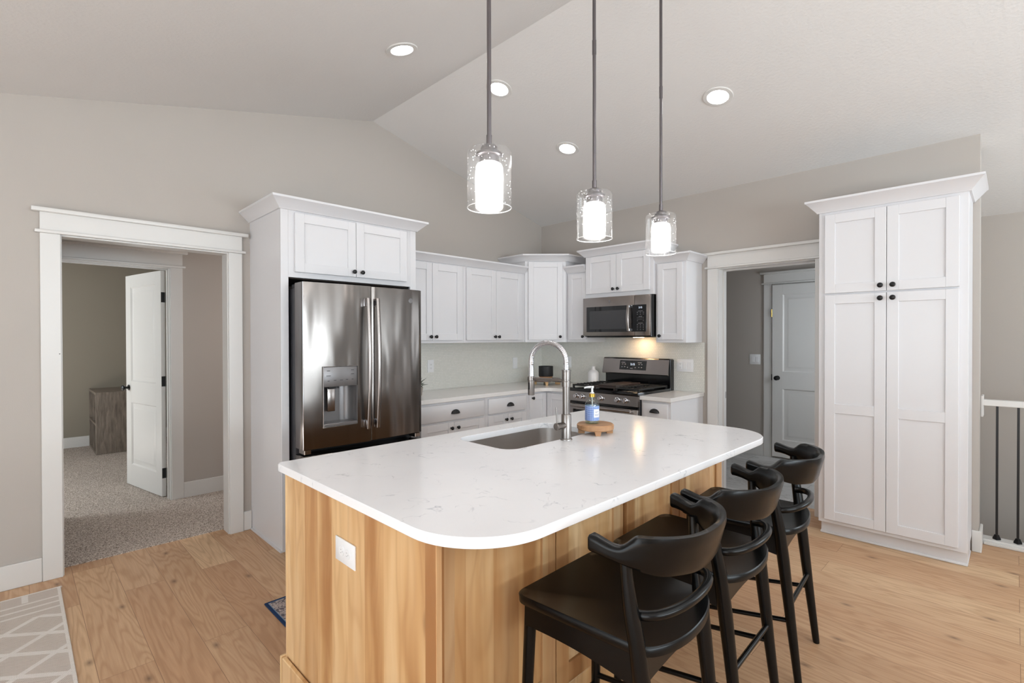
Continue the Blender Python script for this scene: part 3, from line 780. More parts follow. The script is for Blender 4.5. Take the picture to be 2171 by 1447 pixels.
# dispenser
ft = fridge_front(-2.95) + .001
mb = MB()
mb.box(hx0, hx1, .70, .706, hz0, 1.10, 0, 1, FA); mb.box(hx0, hx0 + .004, .70, ft, hz0, 1.10, 0, 1, FA); mb.box(hx0, hx1, .70, ft + .004, hz0, hz0 + .022, .003, 1, FA)
mb.box(hx1 - .004, hx1, .70, ft, hz0, 1.10, 0, 1, FA)
rs = []
for k in range(9):
    a = PI / 2 * k / 8
    x = hx1 - .075 + .071 * math.sin(a); b = .706 + .085 * (1 - math.cos(a))
    rs.append([FA.P(x, b, hz0 + .022), FA.P(x, b, 1.10)])
mb.sheet(rs)
mb.build('dispenser_recess', M['darksteel'], ld)
mb = MB(); mb.box(hx0 + .001, hx1 - .001, .71, ft + .002, 1.098, hz1 - .001, .004, 2, FA); cp = mb.build('control_panel', M['darksteel'], ld)
mb = MB()
for i, (a, c, wd) in enumerate([(.035, .105, .022), (.205, .105, .022), (.035, .072, .03), (.205, .078, .022), (.035, .038, .014), (.08, .04, .018), (.125, .04, .02), (.165, .042, .016), (.205, .042, .012)]):
    mb.box(hx0 + a - wd / 2, hx0 + a + wd / 2, ft + .0018, ft + .0026, 1.098 + c, 1.098 + c + .0045, 0, 1, FA)
    if i in (1, 2, 3): mb.box(hx0 + a - wd * .7, hx0 + a + wd * .7, ft + .0018, ft + .0024, 1.091 + c, 1.0918 + c, 0, 1, FA)
mb.build('panel_lettering', M['greymark'], ld)
mb = MB(); mb.box(hx0 + .058, hx0 + .112, .745, .757, .925, 1.085, .004, 2, FA); mb.build('water_paddle', M['steel'], ld)
mb = MB(); mb.box(hx0 + .058, hx0 + .112, .73, .775, 1.08, 1.0985, .002, 1, FA); mb.lathe([(.008, 0), (.008, .02)], FA.P(hx0 + .125, .77, 1.082), (0, 0, 1), 12); mb.build('nozzle', M['black'], ld)
mb = MB()
for a0, a1, c0, c1_ in ((hx0 - .003, hx0, hz0 - .003, hz1 + .003), (hx1, hx1 + .003, hz0 - .003, hz1 + .003), (hx0, hx1, hz1, hz1 + .003), (hx0, hx1, hz0 - .003, hz0)):
    mb.box(a0, a1, ft - .008, ft + .0035, c0, c1_, .001, 1, FA)
mb.build('dispenser_trim', M['steel'], ld)
def fridge_handle(x, parent):
    mb = MB(); z0, z1 = .795, 1.70; f0 = fridge_front(x); rs = []
    for i in range(25):
        s_ = i / 24; z = z0 + (z1 - z0) * s_; bow = .024 * math.sin(PI * s_)
        bb = f0 + .042 + bow; wd = .014
        rs.append([FA.P(x + wd * math.cos(k * PI / 8), bb + .010 * math.sin(k * PI / 8), z) for k in range(16)])
    mb.rings(rs)
    h = mb.build('handle', M['steel'], parent)
    for z in (z0 + .028, z1 - .03):
        MB().box(x - .012, x + .010, f0 - .001, f0 + .042, z - .028, z + .028, .003, 2, FA).build('handle_bracket', M['chrome'], h)
fridge_handle(gap - .043, ld); fridge_handle(gap + .030, rd)
eb = FA.P(-2.388, fridge_front(-2.388), 1.702)
mb = MB(); mb.lathe([(.019, 0), (.019, .002), (.0165, .003), (.0165, .0022), (0, .0022)], eb, FA.n, 28)
mb.tube([eb + FA.n * .0025 + Vector((.009 * math.cos(a) - .004, 0, .008 * math.sin(a))) for a in [k * .5 for k in range(2, 12)]], .0009, 6)
mb.tube([eb + FA.n * .0025 + Vector((.005 * math.cos(a) + .005, 0, .009 * math.sin(a))) for a in [k * .5 for k in range(1, 11)]], .0009, 6)
mb.build('round_emblem', M['darksteel'], rd)
fz = bowed(RX0, RX1, .10, .655).build('freezer_drawer', M['fridge'], t, angle=40)
mb = MB(); mb.tube([FA.P(RX0 + .1, .805, .57), FA.P(RX0 + .1, .86, .57), FA.P(RX1 - .1, .86, .57), FA.P(RX1 - .1, .805, .57)], .012, 12); mb.build('handle', M['steel'], fz)
for x in (RX0 + .01, RX1 - .055): MB().box(x, x + .045, .70, .79, .664, .695, .003, 1, FA).build('lower_hinge', M['steel'], t)
# cable clip in the gap
mb = MB(); mb.box(-3.2075, -3.193, .53, .55, 1.663, 1.688, .004, 2, FA); mb.box(-3.2075, -3.198, .55, .56, 1.668, 1.700, .003, 1, FA)
tag(mb.build('cable_clip', M['plastic']), 'tiny white plastic clip in the dark gap beside the refrigerator', 'clip')

# ------------------------------------------------------------------ WALL A UPPER CABINETS
UZ0, UZ1, UY = 1.375, 2.105, .347
def upper_a(name, x0, x1, label, doors):
    t = thing(name, label, 'cabinet', ((x0 + x1) / 2, -UY / 2, UZ0), 'white wall cabinets')
    MB().box(x0, x1, .001, UY, UZ0, UZ1, .001, 1, FA).build('box', M['cab'], t)
    for a0, a1, kx in doors:
        d = shaker(FA, a0, a1, UY, 1.400, 2.090).build('door', M['cab'], t); knob(FA, kx, UY + .02, 1.433, d)
    return t
u = upper_a('wall_cabinet', -2.201, -1.497, 'white two door wall cabinet touching the refrigerator surround', [(-2.197, -1.868, -1.892), (-1.865, -1.524, -1.835)])
crown(u, [(-2.201, -UY), (-1.497, -UY)], UZ1 - .004, M['cab'], 1, .07, .065)
CL = -.662
u = upper_a('wall_cabinet', -1.4965, CL, 'white two door wall cabinet touching the diagonal corner cabinet', [(-1.470, -1.090, -1.116), (-1.087, -.715, -1.062)])
crown(u, [(-1.4965, -UY), (CL - .004, -UY)], UZ1 - .004, M['cab'], 1, .07, .065)
# corner cabinet, diagonal
t = thing('corner_wall_cabinet', 'taller white one door cabinet set diagonally across the corner', 'cabinet', (-.35, -.35, UZ0), 'white wall cabinets')
CZ = 2.235; q = .357
poly = [(-.001, -.001), (CL + .001, -.001), (CL + .001, -q), (-q, CL + .001), (-.001, CL + .001)]
MB().prism(poly, UZ0, CZ).build('box', M['cab'], t)
Lc = (Vector((-q, CL)) - Vector((CL, -q))).length
FC = Frame((CL, -q, 0), (1, -1, 0), (-1, -1, 0))
d = shaker(FC, .035, Lc - .035, .0015, 1.400, 2.222, .055).build('door', M['cab'], t); knob(FC, Lc - .062, .0215, 1.433, d)
crown(t, [(CL + .001, -.002), (CL + .001, -q), (-q, CL + .001), (-.002, CL + .001)], CZ - .004, M['cab'], 1, .07, .065)
# ------------------------------------------------------------------ WALL B UPPERS
def upper_b(name, y0, y1, b, z0, z1, label, doors, dz0, dz1, rail=.06):
    t = thing(name, label, 'cabinet', (-b / 2, (y0 + y1) / 2, z0), 'white wall cabinets')
    MB().box(-y0, -y1, .001, b, z0, z1, .001, 1, FB).build('box', M['cab'], t)
    for a0, a1, ka, kz in doors:
        d = shaker(FB, a0, a1, b, dz0, dz1, rail).build('door', M['cab'], t); knob(FB, ka, b + .02, kz, d)
    return t
u = upper_b('wall_cabinet', CL - .001, -.9195, .33, UZ0, UZ1, 'narrow white one door wall cabinet between corner cabinet and microwave', [(.692, .9165, .89, 1.433)], 1.400, 2.085, .05)
crown(u, [(-.33, CL - .001), (-.33, -.9195)], UZ1 - .004, M['cab'], 1, .07, .065)
u = upper_b('wall_cabinet', -.92, -1.6895, .352, 1.822, 2.245, 'short white two door cabinet above the microwave', [(.938, 1.296, 1.270, 1.895), (1.299, 1.655, 1.325, 1.895)], 1.862, 2.232)
crown(u, [(-.002, -.92), (-.352, -.92), (-.352, -1.6895), (-.002, -1.6895)], 2.241, M['cab'], 1, .07, .065)
u = upper_b('wall_cabinet', -1.6905, -1.985, .31, UZ0, UZ1, 'white one door wall cabinet between the microwave and the doorway', [(1.716, 1.957, 1.742, 1.437)], 1.402, 2.092, .055)
crown(u, [(-.31, -1.6905), (-.31, -1.985), (-.002, -1.985)], UZ1 - .004, M['cab'], 1, .07, .065)

# ------------------------------------------------------------------ MICROWAVE
MY0, MY1, MD = .925, 1.683, .405
t = thing('microwave', 'stainless over the range microwave hung above the stove', 'microwave', (-.2, -1.3, 1.43))
MB().box(MY0 + .002, MY1 - .002, .012, MD - .03, 1.432, 1.82, .003, 1, FB).build('body', M['blackgloss'], t)
mb = MB(); dW = 1.523
mb.box(MY0, dW - .0012, MD - .03, MD, 1.44, 1.818, .004, 2, FB)
door = mb.build('door', M['steel'], t)
mb = MB(); mb.box(MY0 + .045, 1.455, MD - .001, MD + .0015, 1.477, 1.727, .0006, 1, FB); mb.build('window', M['blackglass'], door)
mb = MB(); mb.box(MY0 + .085, 1.435, MD + .0012, MD + .0018, 1.505, 1.685, 0, 1, FB); mb.build('mesh_screen', plain('dark_grey_screen', (58, 58, 60), 0.25), door)
mb = MB(); rs = []
for i in range(17):
    s_ = i / 16; z = 1.483 + .242 * s_; bb = MD + .028 + .014 * math.sin(PI * s_)
    rs.append([FB.P(1.470 + .013 * math.cos(k * PI / 6), bb + .006 * math.sin(k * PI / 6), z) for k in range(12)])
mb.rings(rs); h = mb.build('handle', M['steel'], door)
for z in (1.484, 1.703): MB().box(1.462, 1.486, MD, MD + .03, z, z + .021, .002, 1, FB).build('handle_bracket', M['chrome'], h)
mb = MB(); mb.box(dW + .0012, MY1, MD - .03, MD, 1.44, 1.818, .004, 2, FB); ctl = mb.build('control_side', M['steel'], t)
mb = MB(); mb.box(1.487, 1.645, MD + .0005, MD + .0022, 1.477, 1.727, .0006, 1, FB); mb.build('keypad', M['blackglass'], ctl)
text('2:15', .022, FB, 1.585, MD + .0026, 1.700, 'clock_digits', M['digits'], ctl)
mb = MB()
for (cc, n_, wd) in ((1.667, 1, .05), (1.655, 3, .014), (1.638, 3, .012), (1.617, 1, .034), (1.607, 5, .005), (1.592, 5, .005), (1.577, 2, .009), (1.556, 1, .05), (1.543, 3, .010), (1.527, 3, .010), (1.511, 3, .010), (1.495, 3, .010)):
    for k in range(n_):
        a = 1.585 + (0 if n_ == 1 else (k / (n_ - 1) - .5) * .062)
        mb.box(a - wd / 2, a + wd / 2, MD + .0021, MD + .0026, cc - .0012, cc + .0012, 0, 1, FB)
mb.build('key_lettering', M['lightmark'], ctl)
eb = FB.P(1.245, MD + .0005, 1.775); mb = MB(); mb.lathe([(.013, 0), (.013, .0012), (.0115, .0016), (.0115, .001), (0, .001)], eb, FB.n, 24)
mb.tube([eb + FB.n * .0014 + Vector((0, .006 * math.cos(a), .006 * math.sin(a))) for a in [k * .5 for k in range(2, 11)]], .0007, 6); mb.build('round_emblem', M['darksteel'], door)
mb = MB(); mb.box(MY0 + .02, MY1 - .02, .06, MD - .04, 1.424, 1.4325, .002, 1, FB); mb.build('underside_grille', M['castiron'], t)
mb = MB(); mb.box(1.36, 1.44, .10, .16, 1.4215, 1.4245, 0, 1, FB); mb.build('hood_lamp', M['hoodled'], t)

# ------------------------------------------------------------------ RANGE
RY0, RY1, RD = .953, 1.715, .655
t = thing('gas_range', 'stainless gas range with black cooktop below the microwave', 'stove', (-.33, -1.333, 0))
MB().box(RY0 + .002, RY1 - .002, .01, RD - .02, .05, .905, .002, 1, FB).build('body', M['darkgrey'], t)
for a in (RY0 + .05, RY1 - .05):
    for b in (.08, .58): MB().box(a - .02, a + .02, b - .02, b + .02, 0, .051, .004, 1, FB).build('foot', M['black'], t)
mb = MB(); mb.box(RY0, RY1, .085, RD + .01, .906, .938, .005, 2, FB); mb.build('cooktop', M['blackgloss'], t)
# front control fascia, sloped
mb = MB(); pr = [(RD - .02, .812), (RD + .012, .815), (RD + .006, .905), (RD - .02, .905)]
mb.rings([[FB.P(a, b, c) for b, c in pr] for a in (RY0, RY1)]); fas = mb.build('control_fascia', M['steel'], t)
for a in (1.045, 1.115, 1.326, 1.508, 1.590):
    mb = MB(); o = FB.P(a, RD + .010, .862); mb.lathe([(.024, 0), (.024, .004), (.019, .006), (.0185, .03), (.016, .034), (0, .034)], o, FB.n, 24)
    mb.box(a - .004, a + .004, RD + .04, RD + .048, .842, .882, .002, 1, FB)
    mb.build('burner_knob', M['chrome'], t)
mb = MB(); mb.box(RY0 + .006, RY1 - .006, RD - .022, RD + .004, .786, .812, 0, 1, FB); mb.build('vent_gap', M['blackgloss'], t)
mb = MB(); mb.box(RY0 + .002, RY1 - .002, RD - .022, RD + .012, .24, .788, .004, 2, FB); od = mb.build('oven_door', M['steel'], t)
mb = MB(); mb.box(RY0 + .05, RY1 - .05, RD + .0118, RD + .0138, .30, .735, .0006, 1, FB); mb.build('oven_window', M['blackglass'], od)
mb = MB(); mb.tube([FB.P(RY0 + .05, RD + .055, .774), FB.P(RY1 - .05, RD + .055, .774)], .0135, 16)
for a in (RY0 + .06, RY1 - .06): mb.box(a - .012, a + .012, RD + .0115, RD + .055, .764, .784, .002, 1, FB)
mb.build('oven_handle', M['steel'], od)
mb = MB(); mb.box(RY0 + .002, RY1 - .002, RD - .022, RD + .012, .055, .232, .004, 2, FB); mb.build('storage_drawer', M['steel'], t)
# grates: three cast iron sections
def grate(a0, a1, griddle=False):
    mb = MB(); b0, b1, z = .13, .62, .968; r = .0065
    def bar(p, q_): 
        x0, y0 = p; x1, y1 = q_
        mb.box(min(x0, x1) - r, max(x0, x1) + r, min(y0, y1) - r, max(y0, y1) + r, z - .014, z, .002, 1, FB)
    for b in (b0, b1, (b0 + b1) / 2): bar((a0, b), (a1, b))
    bar((a0, b0), (a0, b1)); bar((a1, b0), (a1, b1))
    for a in (a0, a1):
        for b in (b0, b1): mb.box(a - .008, a + .008, b - .008, b + .008, .936, z, 0, 1, FB)
    if griddle: mb.box(a0 + .01, a1 - .01, b0 + .02, b1 - .04, z - .006, z + .012, .004, 2, FB)
    else:
        for k in range(1, 9):
            b = b0 + (b1 - b0) * k / 9; mb.box(a0, a0 + (a1 - a0) * .36, b - .005, b + .005, z - .010, z + .004, .002, 1, FB); mb.box(a1 - (a1 - a0) * .36, a1, b - .005, b + .005, z - .010, z + .004, .002, 1, FB)
    return mb.build('griddle' if griddle else 'grate', plain('seasoned_griddle', (52, 40, 36), 0.45) if griddle else M['castiron'], t)
grate(.975, 1.205); grate(1.225, 1.445, True); grate(1.465, 1.695)
for a, b in ((1.09, .25), (1.09, .5), (1.58, .25), (1.58, .5)):
    MB().lathe([(.05, 0), (.05, .01), (.035, .014), (.035, .022), (0, .022)], FB.P(a, b, .9375), (0, 0, 1), 20).build('burner', M['castiron'], t)
# backguard
mb = MB(); mb.box(RY0 + .02, RY1 - .005, .012, .075, .905, 1.07, .002, 1, FB); mb.box(RY1 - .012, RY1, .012, .083, .905, 1.21, .004, 1, FB); mb.build('back_riser', M['blackgloss'], t)
mb = MB(); pr = [(.012, 1.055), (.105, 1.055), (.112, 1.062), (.082, 1.205), (.07, 1.216), (.012, 1.216)]
mb.rings([[FB.P(a, b, c) for b, c in pr] for a in (RY0 + .002, RY1 - .012)]); bg = mb.build('backguard', M['steel'], t)
sl = (.082 - .112) / (1.205 - 1.062)
Fg = Frame(FB.P(0, .112, 1.062), (0, -1, 0), (-1, 0, -sl * -1 * -1))
def gp(a, h, e): return FB.P(a, .112 + sl * h + e, 1.062 + h)
mb = MB(); mb.rings([[gp(a, h, e) for a, h in ((1.16, .035), (1.465, .035), (1.465, .128), (1.16, .128))] for e in (-.002, .0016)]); mb.build('clock_panel', M['blackglass'], bg)
text('2:15', .03, Frame((0, 0, 0), (0, -1, 0), (-1, 0, 0)), 1.312, .112 + sl * .09 + .0035, 1.062 + .09, 'clock_digits', M['digits'], bg)
mb = MB()
for a, h, wd in [(1.20, .108, .045), (1.195, .09, .014), (1.225, .09, .014), (1.19, .062, .012), (1.222, .064, .014), (1.255, .058, .01), (1.30, .05, .03), (1.345, .058, .012), (1.39, .108, .042), (1.385, .09, .014), (1.415, .09, .014), (1.385, .062, .012), (1.415, .062, .014)]:
    mb.rings([[gp(a + da, h + dh, e) for da, dh in ((-wd / 2, -.003), (wd / 2, -.003), (wd / 2, .003), (-wd / 2, .003))] for e in (.001, .0022)])
mb.build('panel_lettering', M['lightmark'], bg)

# ------------------------------------------------------------------ BASE CABINETS + COUNTERS
BD = .61
def base_box(F, a0, a1, name, label, loc, b=BD):
    t = thing(name, label, 'cabinet', loc, 'white base cabinets')
    mb = MB(); mb.box(a0, a1, .001, b, .1, .878, .001, 1, F); mb.build('box', M['cab'], t)
    mb = MB(); mb.box(a0, a1, .05, b - .07, 0, .1, 0, 1, F); mb.build('toe_kick', M['cab'], t)
    return t
def slab(F, a0, a1, b, c0, c1): return MB().box(a0, a1, b, b + .02, c0, c1, .003, 2, F)
for x0, x1, dx0, dx1, px, lab in ((-2.202, -1.4605, -2.175, -1.490, -1.82, 'white base cabinet with a cup handle drawer beside the refrigerator'), (-1.460, -.905, -1.430, -.935, -1.155, 'white base cabinet with a cup handle drawer touching the corner base cabinet')):
    t = base_box(FA, x0, x1, 'base_cabinet', lab, ((x0 + x1) / 2, -.3, 0))
    d = slab(FA, dx0, dx1, BD, .718, .858).build('drawer', M['cab'], t); cup_pull(FA, px, BD + .02, .785, d)
    mid_ = (dx0 + dx1) / 2
    for a0, a1, ka in ((dx0, mid_ - .0015, mid_ - .035), (mid_ + .0015, dx1, mid_ + .035)):
        d = shaker(FA, a0, a1, BD, .125, .700).build('door', M['cab'], t); knob(FA, ka, BD + .02, .652, d)
t = thing('corner_base_cabinet', 'white corner base cabinet with two doors meeting in the inside corner', 'cabinet', (-.4, -.4, 0), 'white base cabinets')
MB().prism([(-.001, -.001), (-.9045, -.001), (-.9045, -BD), (-BD, -BD), (-BD, -.9515), (-.001, -.9515)], .1, .878).build('box', M['cab'], t)
MB().prism([(-.05, -.05), (-.9045, -.05), (-.9045, -BD + .07), (-BD + .07, -BD + .07), (-BD + .07, -.9515), (-.05, -.9515)], 0, .1).build('toe_kick', M['cab'], t)
d = shaker(FA, -.880, -BD - .022, BD, .125, .858).build('door', M['cab'], t); knob(FA, -.845, BD + .02, .82, d)
d = shaker(FB, BD + .0215, .935, BD, .125, .858).build('door', M['cab'], t)
t = base_box(FB, 1.718, 1.995, 'base_cabinet', 'narrow white base cabinet between the range and the doorway', (-.3, -1.86, 0))
d = slab(FB, 1.738, 1.972, BD, .718, .858).build('drawer', M['cab'], t); cup_pull(FB, 1.853, BD + .02, .79, d)
d = shaker(FB, 1.738, 1.972, BD, .125, .700, .055).build('door', M['cab'], t); knob(FB, 1.765, BD + .02, .652, d)
CD = .642
rc = .13; corner = [(-CD - rc + rc * math.sin(a), -CD - rc + rc * math.cos(a)) for a in [PI / 2 * k / 10 for k in range(11)]]
poly = [(-.0095, -.0095), (-2.2015, -.0095), (-2.2015, -CD)] + corner + [(-CD, -.951), (-.0095, -.951)]
tag(MB().prism(poly, .879, .914, ch=.0025).build('countertop', M['quartz2']), 'pale L shaped quartz worktop wrapping the kitchen corner', 'countertop')
tag(MB().prism([(-.0095, -1.7165), (-CD, -1.7165), (-CD, -2.008), (-.0095, -2.008)], .879, .914, ch=.0025).build('countertop', M['quartz2']), 'short pale quartz worktop between the range and the doorway', 'countertop')

# ------------------------------------------------------------------ PANTRY
PB = .39; P0, P1 = 3.028, 3.828
t = thing('pantry_cabinet', 'tall white four door pantry cabinet beside the stair railing', 'cabinet', (-.2, -3.43, 0))
MB().box(P0, P1, .001, PB, .096, 2.312, .0015, 1, FB).build('box', M['cab'], t)
mb = MB(); mb.box(P0 + .006, P1 - .004, .05, PB - .055, 0, .097, 0, 1, FB); mb.box(P0 + .0, P1 - .0, .045, PB - .045, 0, .018, .006, 2, FB); mb.build('toe_kick', M['cab'], t)
pm = 3.425
for a0, a1, ka in ((P0 + .04, pm - .0015, pm - .032), (pm + .0015, P1 - .042, pm + .035)):
    d = shaker(FB, a0, a1, PB, 1.731, 2.288, .064).build('door', M['cab'], t); knob(FB, ka, PB + .02, 1.767, d, .017)
    d = shaker(FB, a0, a1, PB, .123, 1.719, .064, mid=(.885, .952)).build('door', M['cab'], t); knob(FB, ka, PB + .02, 1.682, d, .017)
crown(t, [(-.002, -P0), (-PB, -P0), (-PB, -P1), (-.002, -P1)], 2.308, M['cab'], 1, .085, .075)

# ------------------------------------------------------------------ ISLAND
IX0, IX1, IY0, IY1, IT = -3.757, -1.63, -3.135, -1.900, .914
BX0, BX1, SY, AY = -3.735, -1.668, -2.84, -1.955   # base: left face, right face, seat side, aisle side
t = thing('kitchen_island', 'alder wood island base under the white quartz top', 'island', (-2.7, -2.4, 0))
mb = MB(); mb.box(BX0 + .004, BX0 + .02, -2.915, AY + .010, 0, .884); mb.box(BX0 + .002, BX0 + .02, AY + .008, AY + .022, .09, .884, .001, 1)
mb.build('end_panel', M['alder'], t)
MB().box(BX0 - .001, BX0 + .0195, -2.966, -2.9155, 0, .884, .002, 1).build('corner_stile', M['alderstile'], t)
mb = MB(); mb.box(BX1 - .02, BX1, SY, AY, .0, .884); mb.build('end_panel', M['alder'], t)
FS = Frame((0, SY, 0), (1, 0, 0), (0, -1, 0))
mb = MB(); mb.box(BX0 + .02, BX1 - .02, -.02, -.001, .0, .884, 0, 1, FS); mb.build('seating_side_panel', M['alder'], t)
for a0, a1 in ((-3.66, -3.128), (-3.122, -2.685), (-2.655, -2.185), (-2.18, -1.675)):
    mb = MB(); rl = .07; v = .0015
    mb.box(a0, a0 + rl, -.001, .019, .135, .882, v, 1, FS); mb.box(a1 - rl, a1, -.001, .019, .135, .882, v, 1, FS); mb.box(a0 + rl - .001, a1 - rl + .001, -.001, .0187, .805, .882, v, 1, FS); mb.box(a0 + rl - .001, a1 - rl + .001, -.001, .0187, .135, .21, v, 1, FS)
    mb.build('panel_frame', M['alderstile'], t)
    MB().box(a0 + rl - .004, a1 - rl + .004, -.001, .009, .2, .81, 0, 1, FS).build('inset_panel', M['alder'], t)
mb = MB(); mb.box(BX0 + .02, BX1 - .02, AY - .02, AY, .1, .884); mb.build('aisle_side_panel', M['alder'], t)
FI = Frame((0, AY, 0), (1, 0, 0), (0, 1, 0))
xs_ = [BX0 + .03, -3.25, -2.93, -2.585, -2.24, -1.70]
for k in range(5):
    d = shaker(FI, xs_[k] + .003, xs_[k + 1] - .003, .0005, .13, .86).build('door', M['alder'], t)
    knob(FI, xs_[k + 1] - .035 if k % 2 == 0 else xs_[k] + .035, .0205, .80, d)
mb = MB(); mb.box(BX0 - .018, BX0 - .0005, -2.982, AY + .012, 0, .132, .003, 1); mb.box(BX0 - .018, BX0 + .03, AY + .0225, AY + .036, 0, .132, .003, 1); mb.box(-3.70, BX1, SY - .016, SY - .0005, 0, .13, .003, 1); mb.box(BX0 + .02, BX1 - .02, AY - .06, AY - .045, 0, .1)
mb.build('base_moulding', M['alder'], t)
# top with sink cut-out
def holed_slab(outer, inner, z0, z1, ch):
    mb = MB(); bm = mb.bm
    def ring(poly, z): return [bm.verts.new((x, y, z)) for x, y in poly]
    oi = offset_poly(outer, ch); ii = offset_poly(inner, -.0015)
    O = [ring(oi, z1), ring(outer, z1 - ch), ring(outer, z0 + ch * .5), ring(offset_poly(outer, ch * .5), z0)]
    I = [ring(ii, z1), ring(inner, z1 - .0015), ring(inner, z0)]
    for R in (O, I):
        for A, B in zip(R[:-1], R[1:]):
            for j in range(len(A)): bm.faces.new((A[j], A[(j + 1) % len(A)], B[(j + 1) % len(A)], B[j]))
    for a, b in ((O[0], I[0]), (O[-1], I[-1])):
        es = []
        for L in (a, b):
            for j in range(len(L)):
                e = bm.edges.get((L[j], L[(j + 1) % len(L)])) or bm.edges.new((L[j], L[(j + 1) % len(L)])); es.append(e)
        bmesh.ops.triangle_fill(bm, use_beauty=True, use_dissolve=False, edges=es)
    return mb
SX0, SX1, SK0, SK1 = -2.935, -2.245, -2.425, -2.030
outer = rrect(IX0, IX1, IY0, IY1, [.25, .25, .03, .03], 14)
inner = rrect(SX0, SX1, SK0, SK1, .075, 8)
top = holed_slab(outer, inner, IT - .03, IT, .003).build('island_countertop', M['quartz'], angle=30)
tag(top, 'white veined quartz island top with rounded seating corners', 'countertop')
# sink
t = thing('sink', 'undermount stainless sink set into the island top', 'sink', ((SX0 + SX1) / 2, (SK0 + SK1) / 2, .68))
mb = MB(); e = .006
def sr(d, r): return rrect(SX0 - e + d, SX1 + e - d, SK0 - e + d, SK1 + e - d, r, 8)
lv = [(-.02, .09, .8835), (-.02, .09, .882), (0, .08, .882), (0.002, .08, .70), (.006, .078, .685), (.016, .07, .676), (.03, .06, .673), (.14, .05, .671)]
R = [[Vector((x, y, z)) for x, y in sr(d, r)] for d, r, z in lv]
mb.rings(R, cap=False); mb.bm.faces.new([mb.bm.verts.new(p) for p in R[-1]]); bmesh.ops.remove_doubles(mb.bm, verts=mb.bm.verts, dist=1e-5)
mb.build('basin', M['sinksteel'], t, thick=.0012)
MB().lathe([(.045, 0), (.045, .003), (.035, .003), (.03, -.004), (0, -.004)], ((SX0 + SX1) / 2, (SK0 + SK1) / 2, .6735), (0, 0, 1), 24).build('drain', M['nickel'], t)
# faucet
fx, fy = -2.563, -2.452
t = thing('faucet', 'brushed nickel spring neck faucet beside the island sink', 'faucet', (fx, fy, IT))
mb = MB(); mb.lathe([(.030, 0), (.030, .004), (.0285, .007), (.0245, .008), (.0245, .125), (.023, .128), (.018, .1285), (.018, .27)], (fx, fy, IT), (0, 0, 1), 28); mb.build('body', M['nickel'], t)
mb = MB(); mb.lathe([(.018, 0), (.0225, .001), (.0225, .026), (.0205, .028), (.0205, .034), (.022, .035), (.022, .075), (.0235, .077), (.0235, .083), (.02, .085), (0, .085)], (fx, fy, 1.178), (0, 0, 1), 28); mb.build('collar', M['nickel'], t)
hy2 = fy + .238; R_ = .119
pts = [(fx, fy, 1.258), (fx, fy, 1.29)] + [(fx, fy + R_ - R_ * math.cos(a), 1.302 + R_ * .79 * math.sin(a)) for a in [PI * k / 24 for k in range(0, 25)]] + [(fx, hy2, 1.28), (fx, hy2, 1.212)]
mb = MB(); fine = []
for i in range(len(pts) - 1):
    for k in range(8): fine.append(Vector(pts[i]).lerp(Vector(pts[i + 1]), k / 8))
fine.append(Vector(pts[-1]))
L = 0; rad = []
for i, p in enumerate(fine):
    if i: L += (p - fine[i - 1]).length
    rad.append(.0135 + .0005 * math.cos(2 * PI * L / .009))
mb.tube(fine, rad, 16); mb.build('spring_neck', M['chrome'], t)
mb = MB(); mb.lathe([(.015, 0), (.0175, .002), (.0175, .018), (.0165, .02), (.0165, .024), (.0175, .025), (.0175, .097), (.0165, .1), (0, .1)], (fx, hy2, 1.218), (0, 0, -1), 24); sp = mb.build('spray_head', M['nickel'], t)
MB().box(fx - .019, fx - .0165, hy2 - .005, hy2 + .005, 1.148, 1.185, .001, 1).build('spray_button', M['black'], sp)
mb = MB(); mb.tube([(fx, fy + .02, 1.206), (fx, hy2 - .01, 1.206)], .009, 12); mb.lathe([(.0205, 0), (.0205, .018)], (fx, hy2, 1.197), (0, 0, 1), 20); mb.build('docking_arm', M['nickel'], t)
mb = MB(); mb.lathe([(.0165, .02), (.0165, .062), (.0175, .064), (.0175, .078), (.014, .081), (0, .081)], (fx, fy, .988), (-1, 0, 0), 24); st = mb.build('valve_stub', M['nickel'], t)
MB().tube([(fx - .07, fy, 1.0), (fx - .073, fy + .004, 1.082)], [.0042, .0036], 10).build('lever', M['nickel'], st)

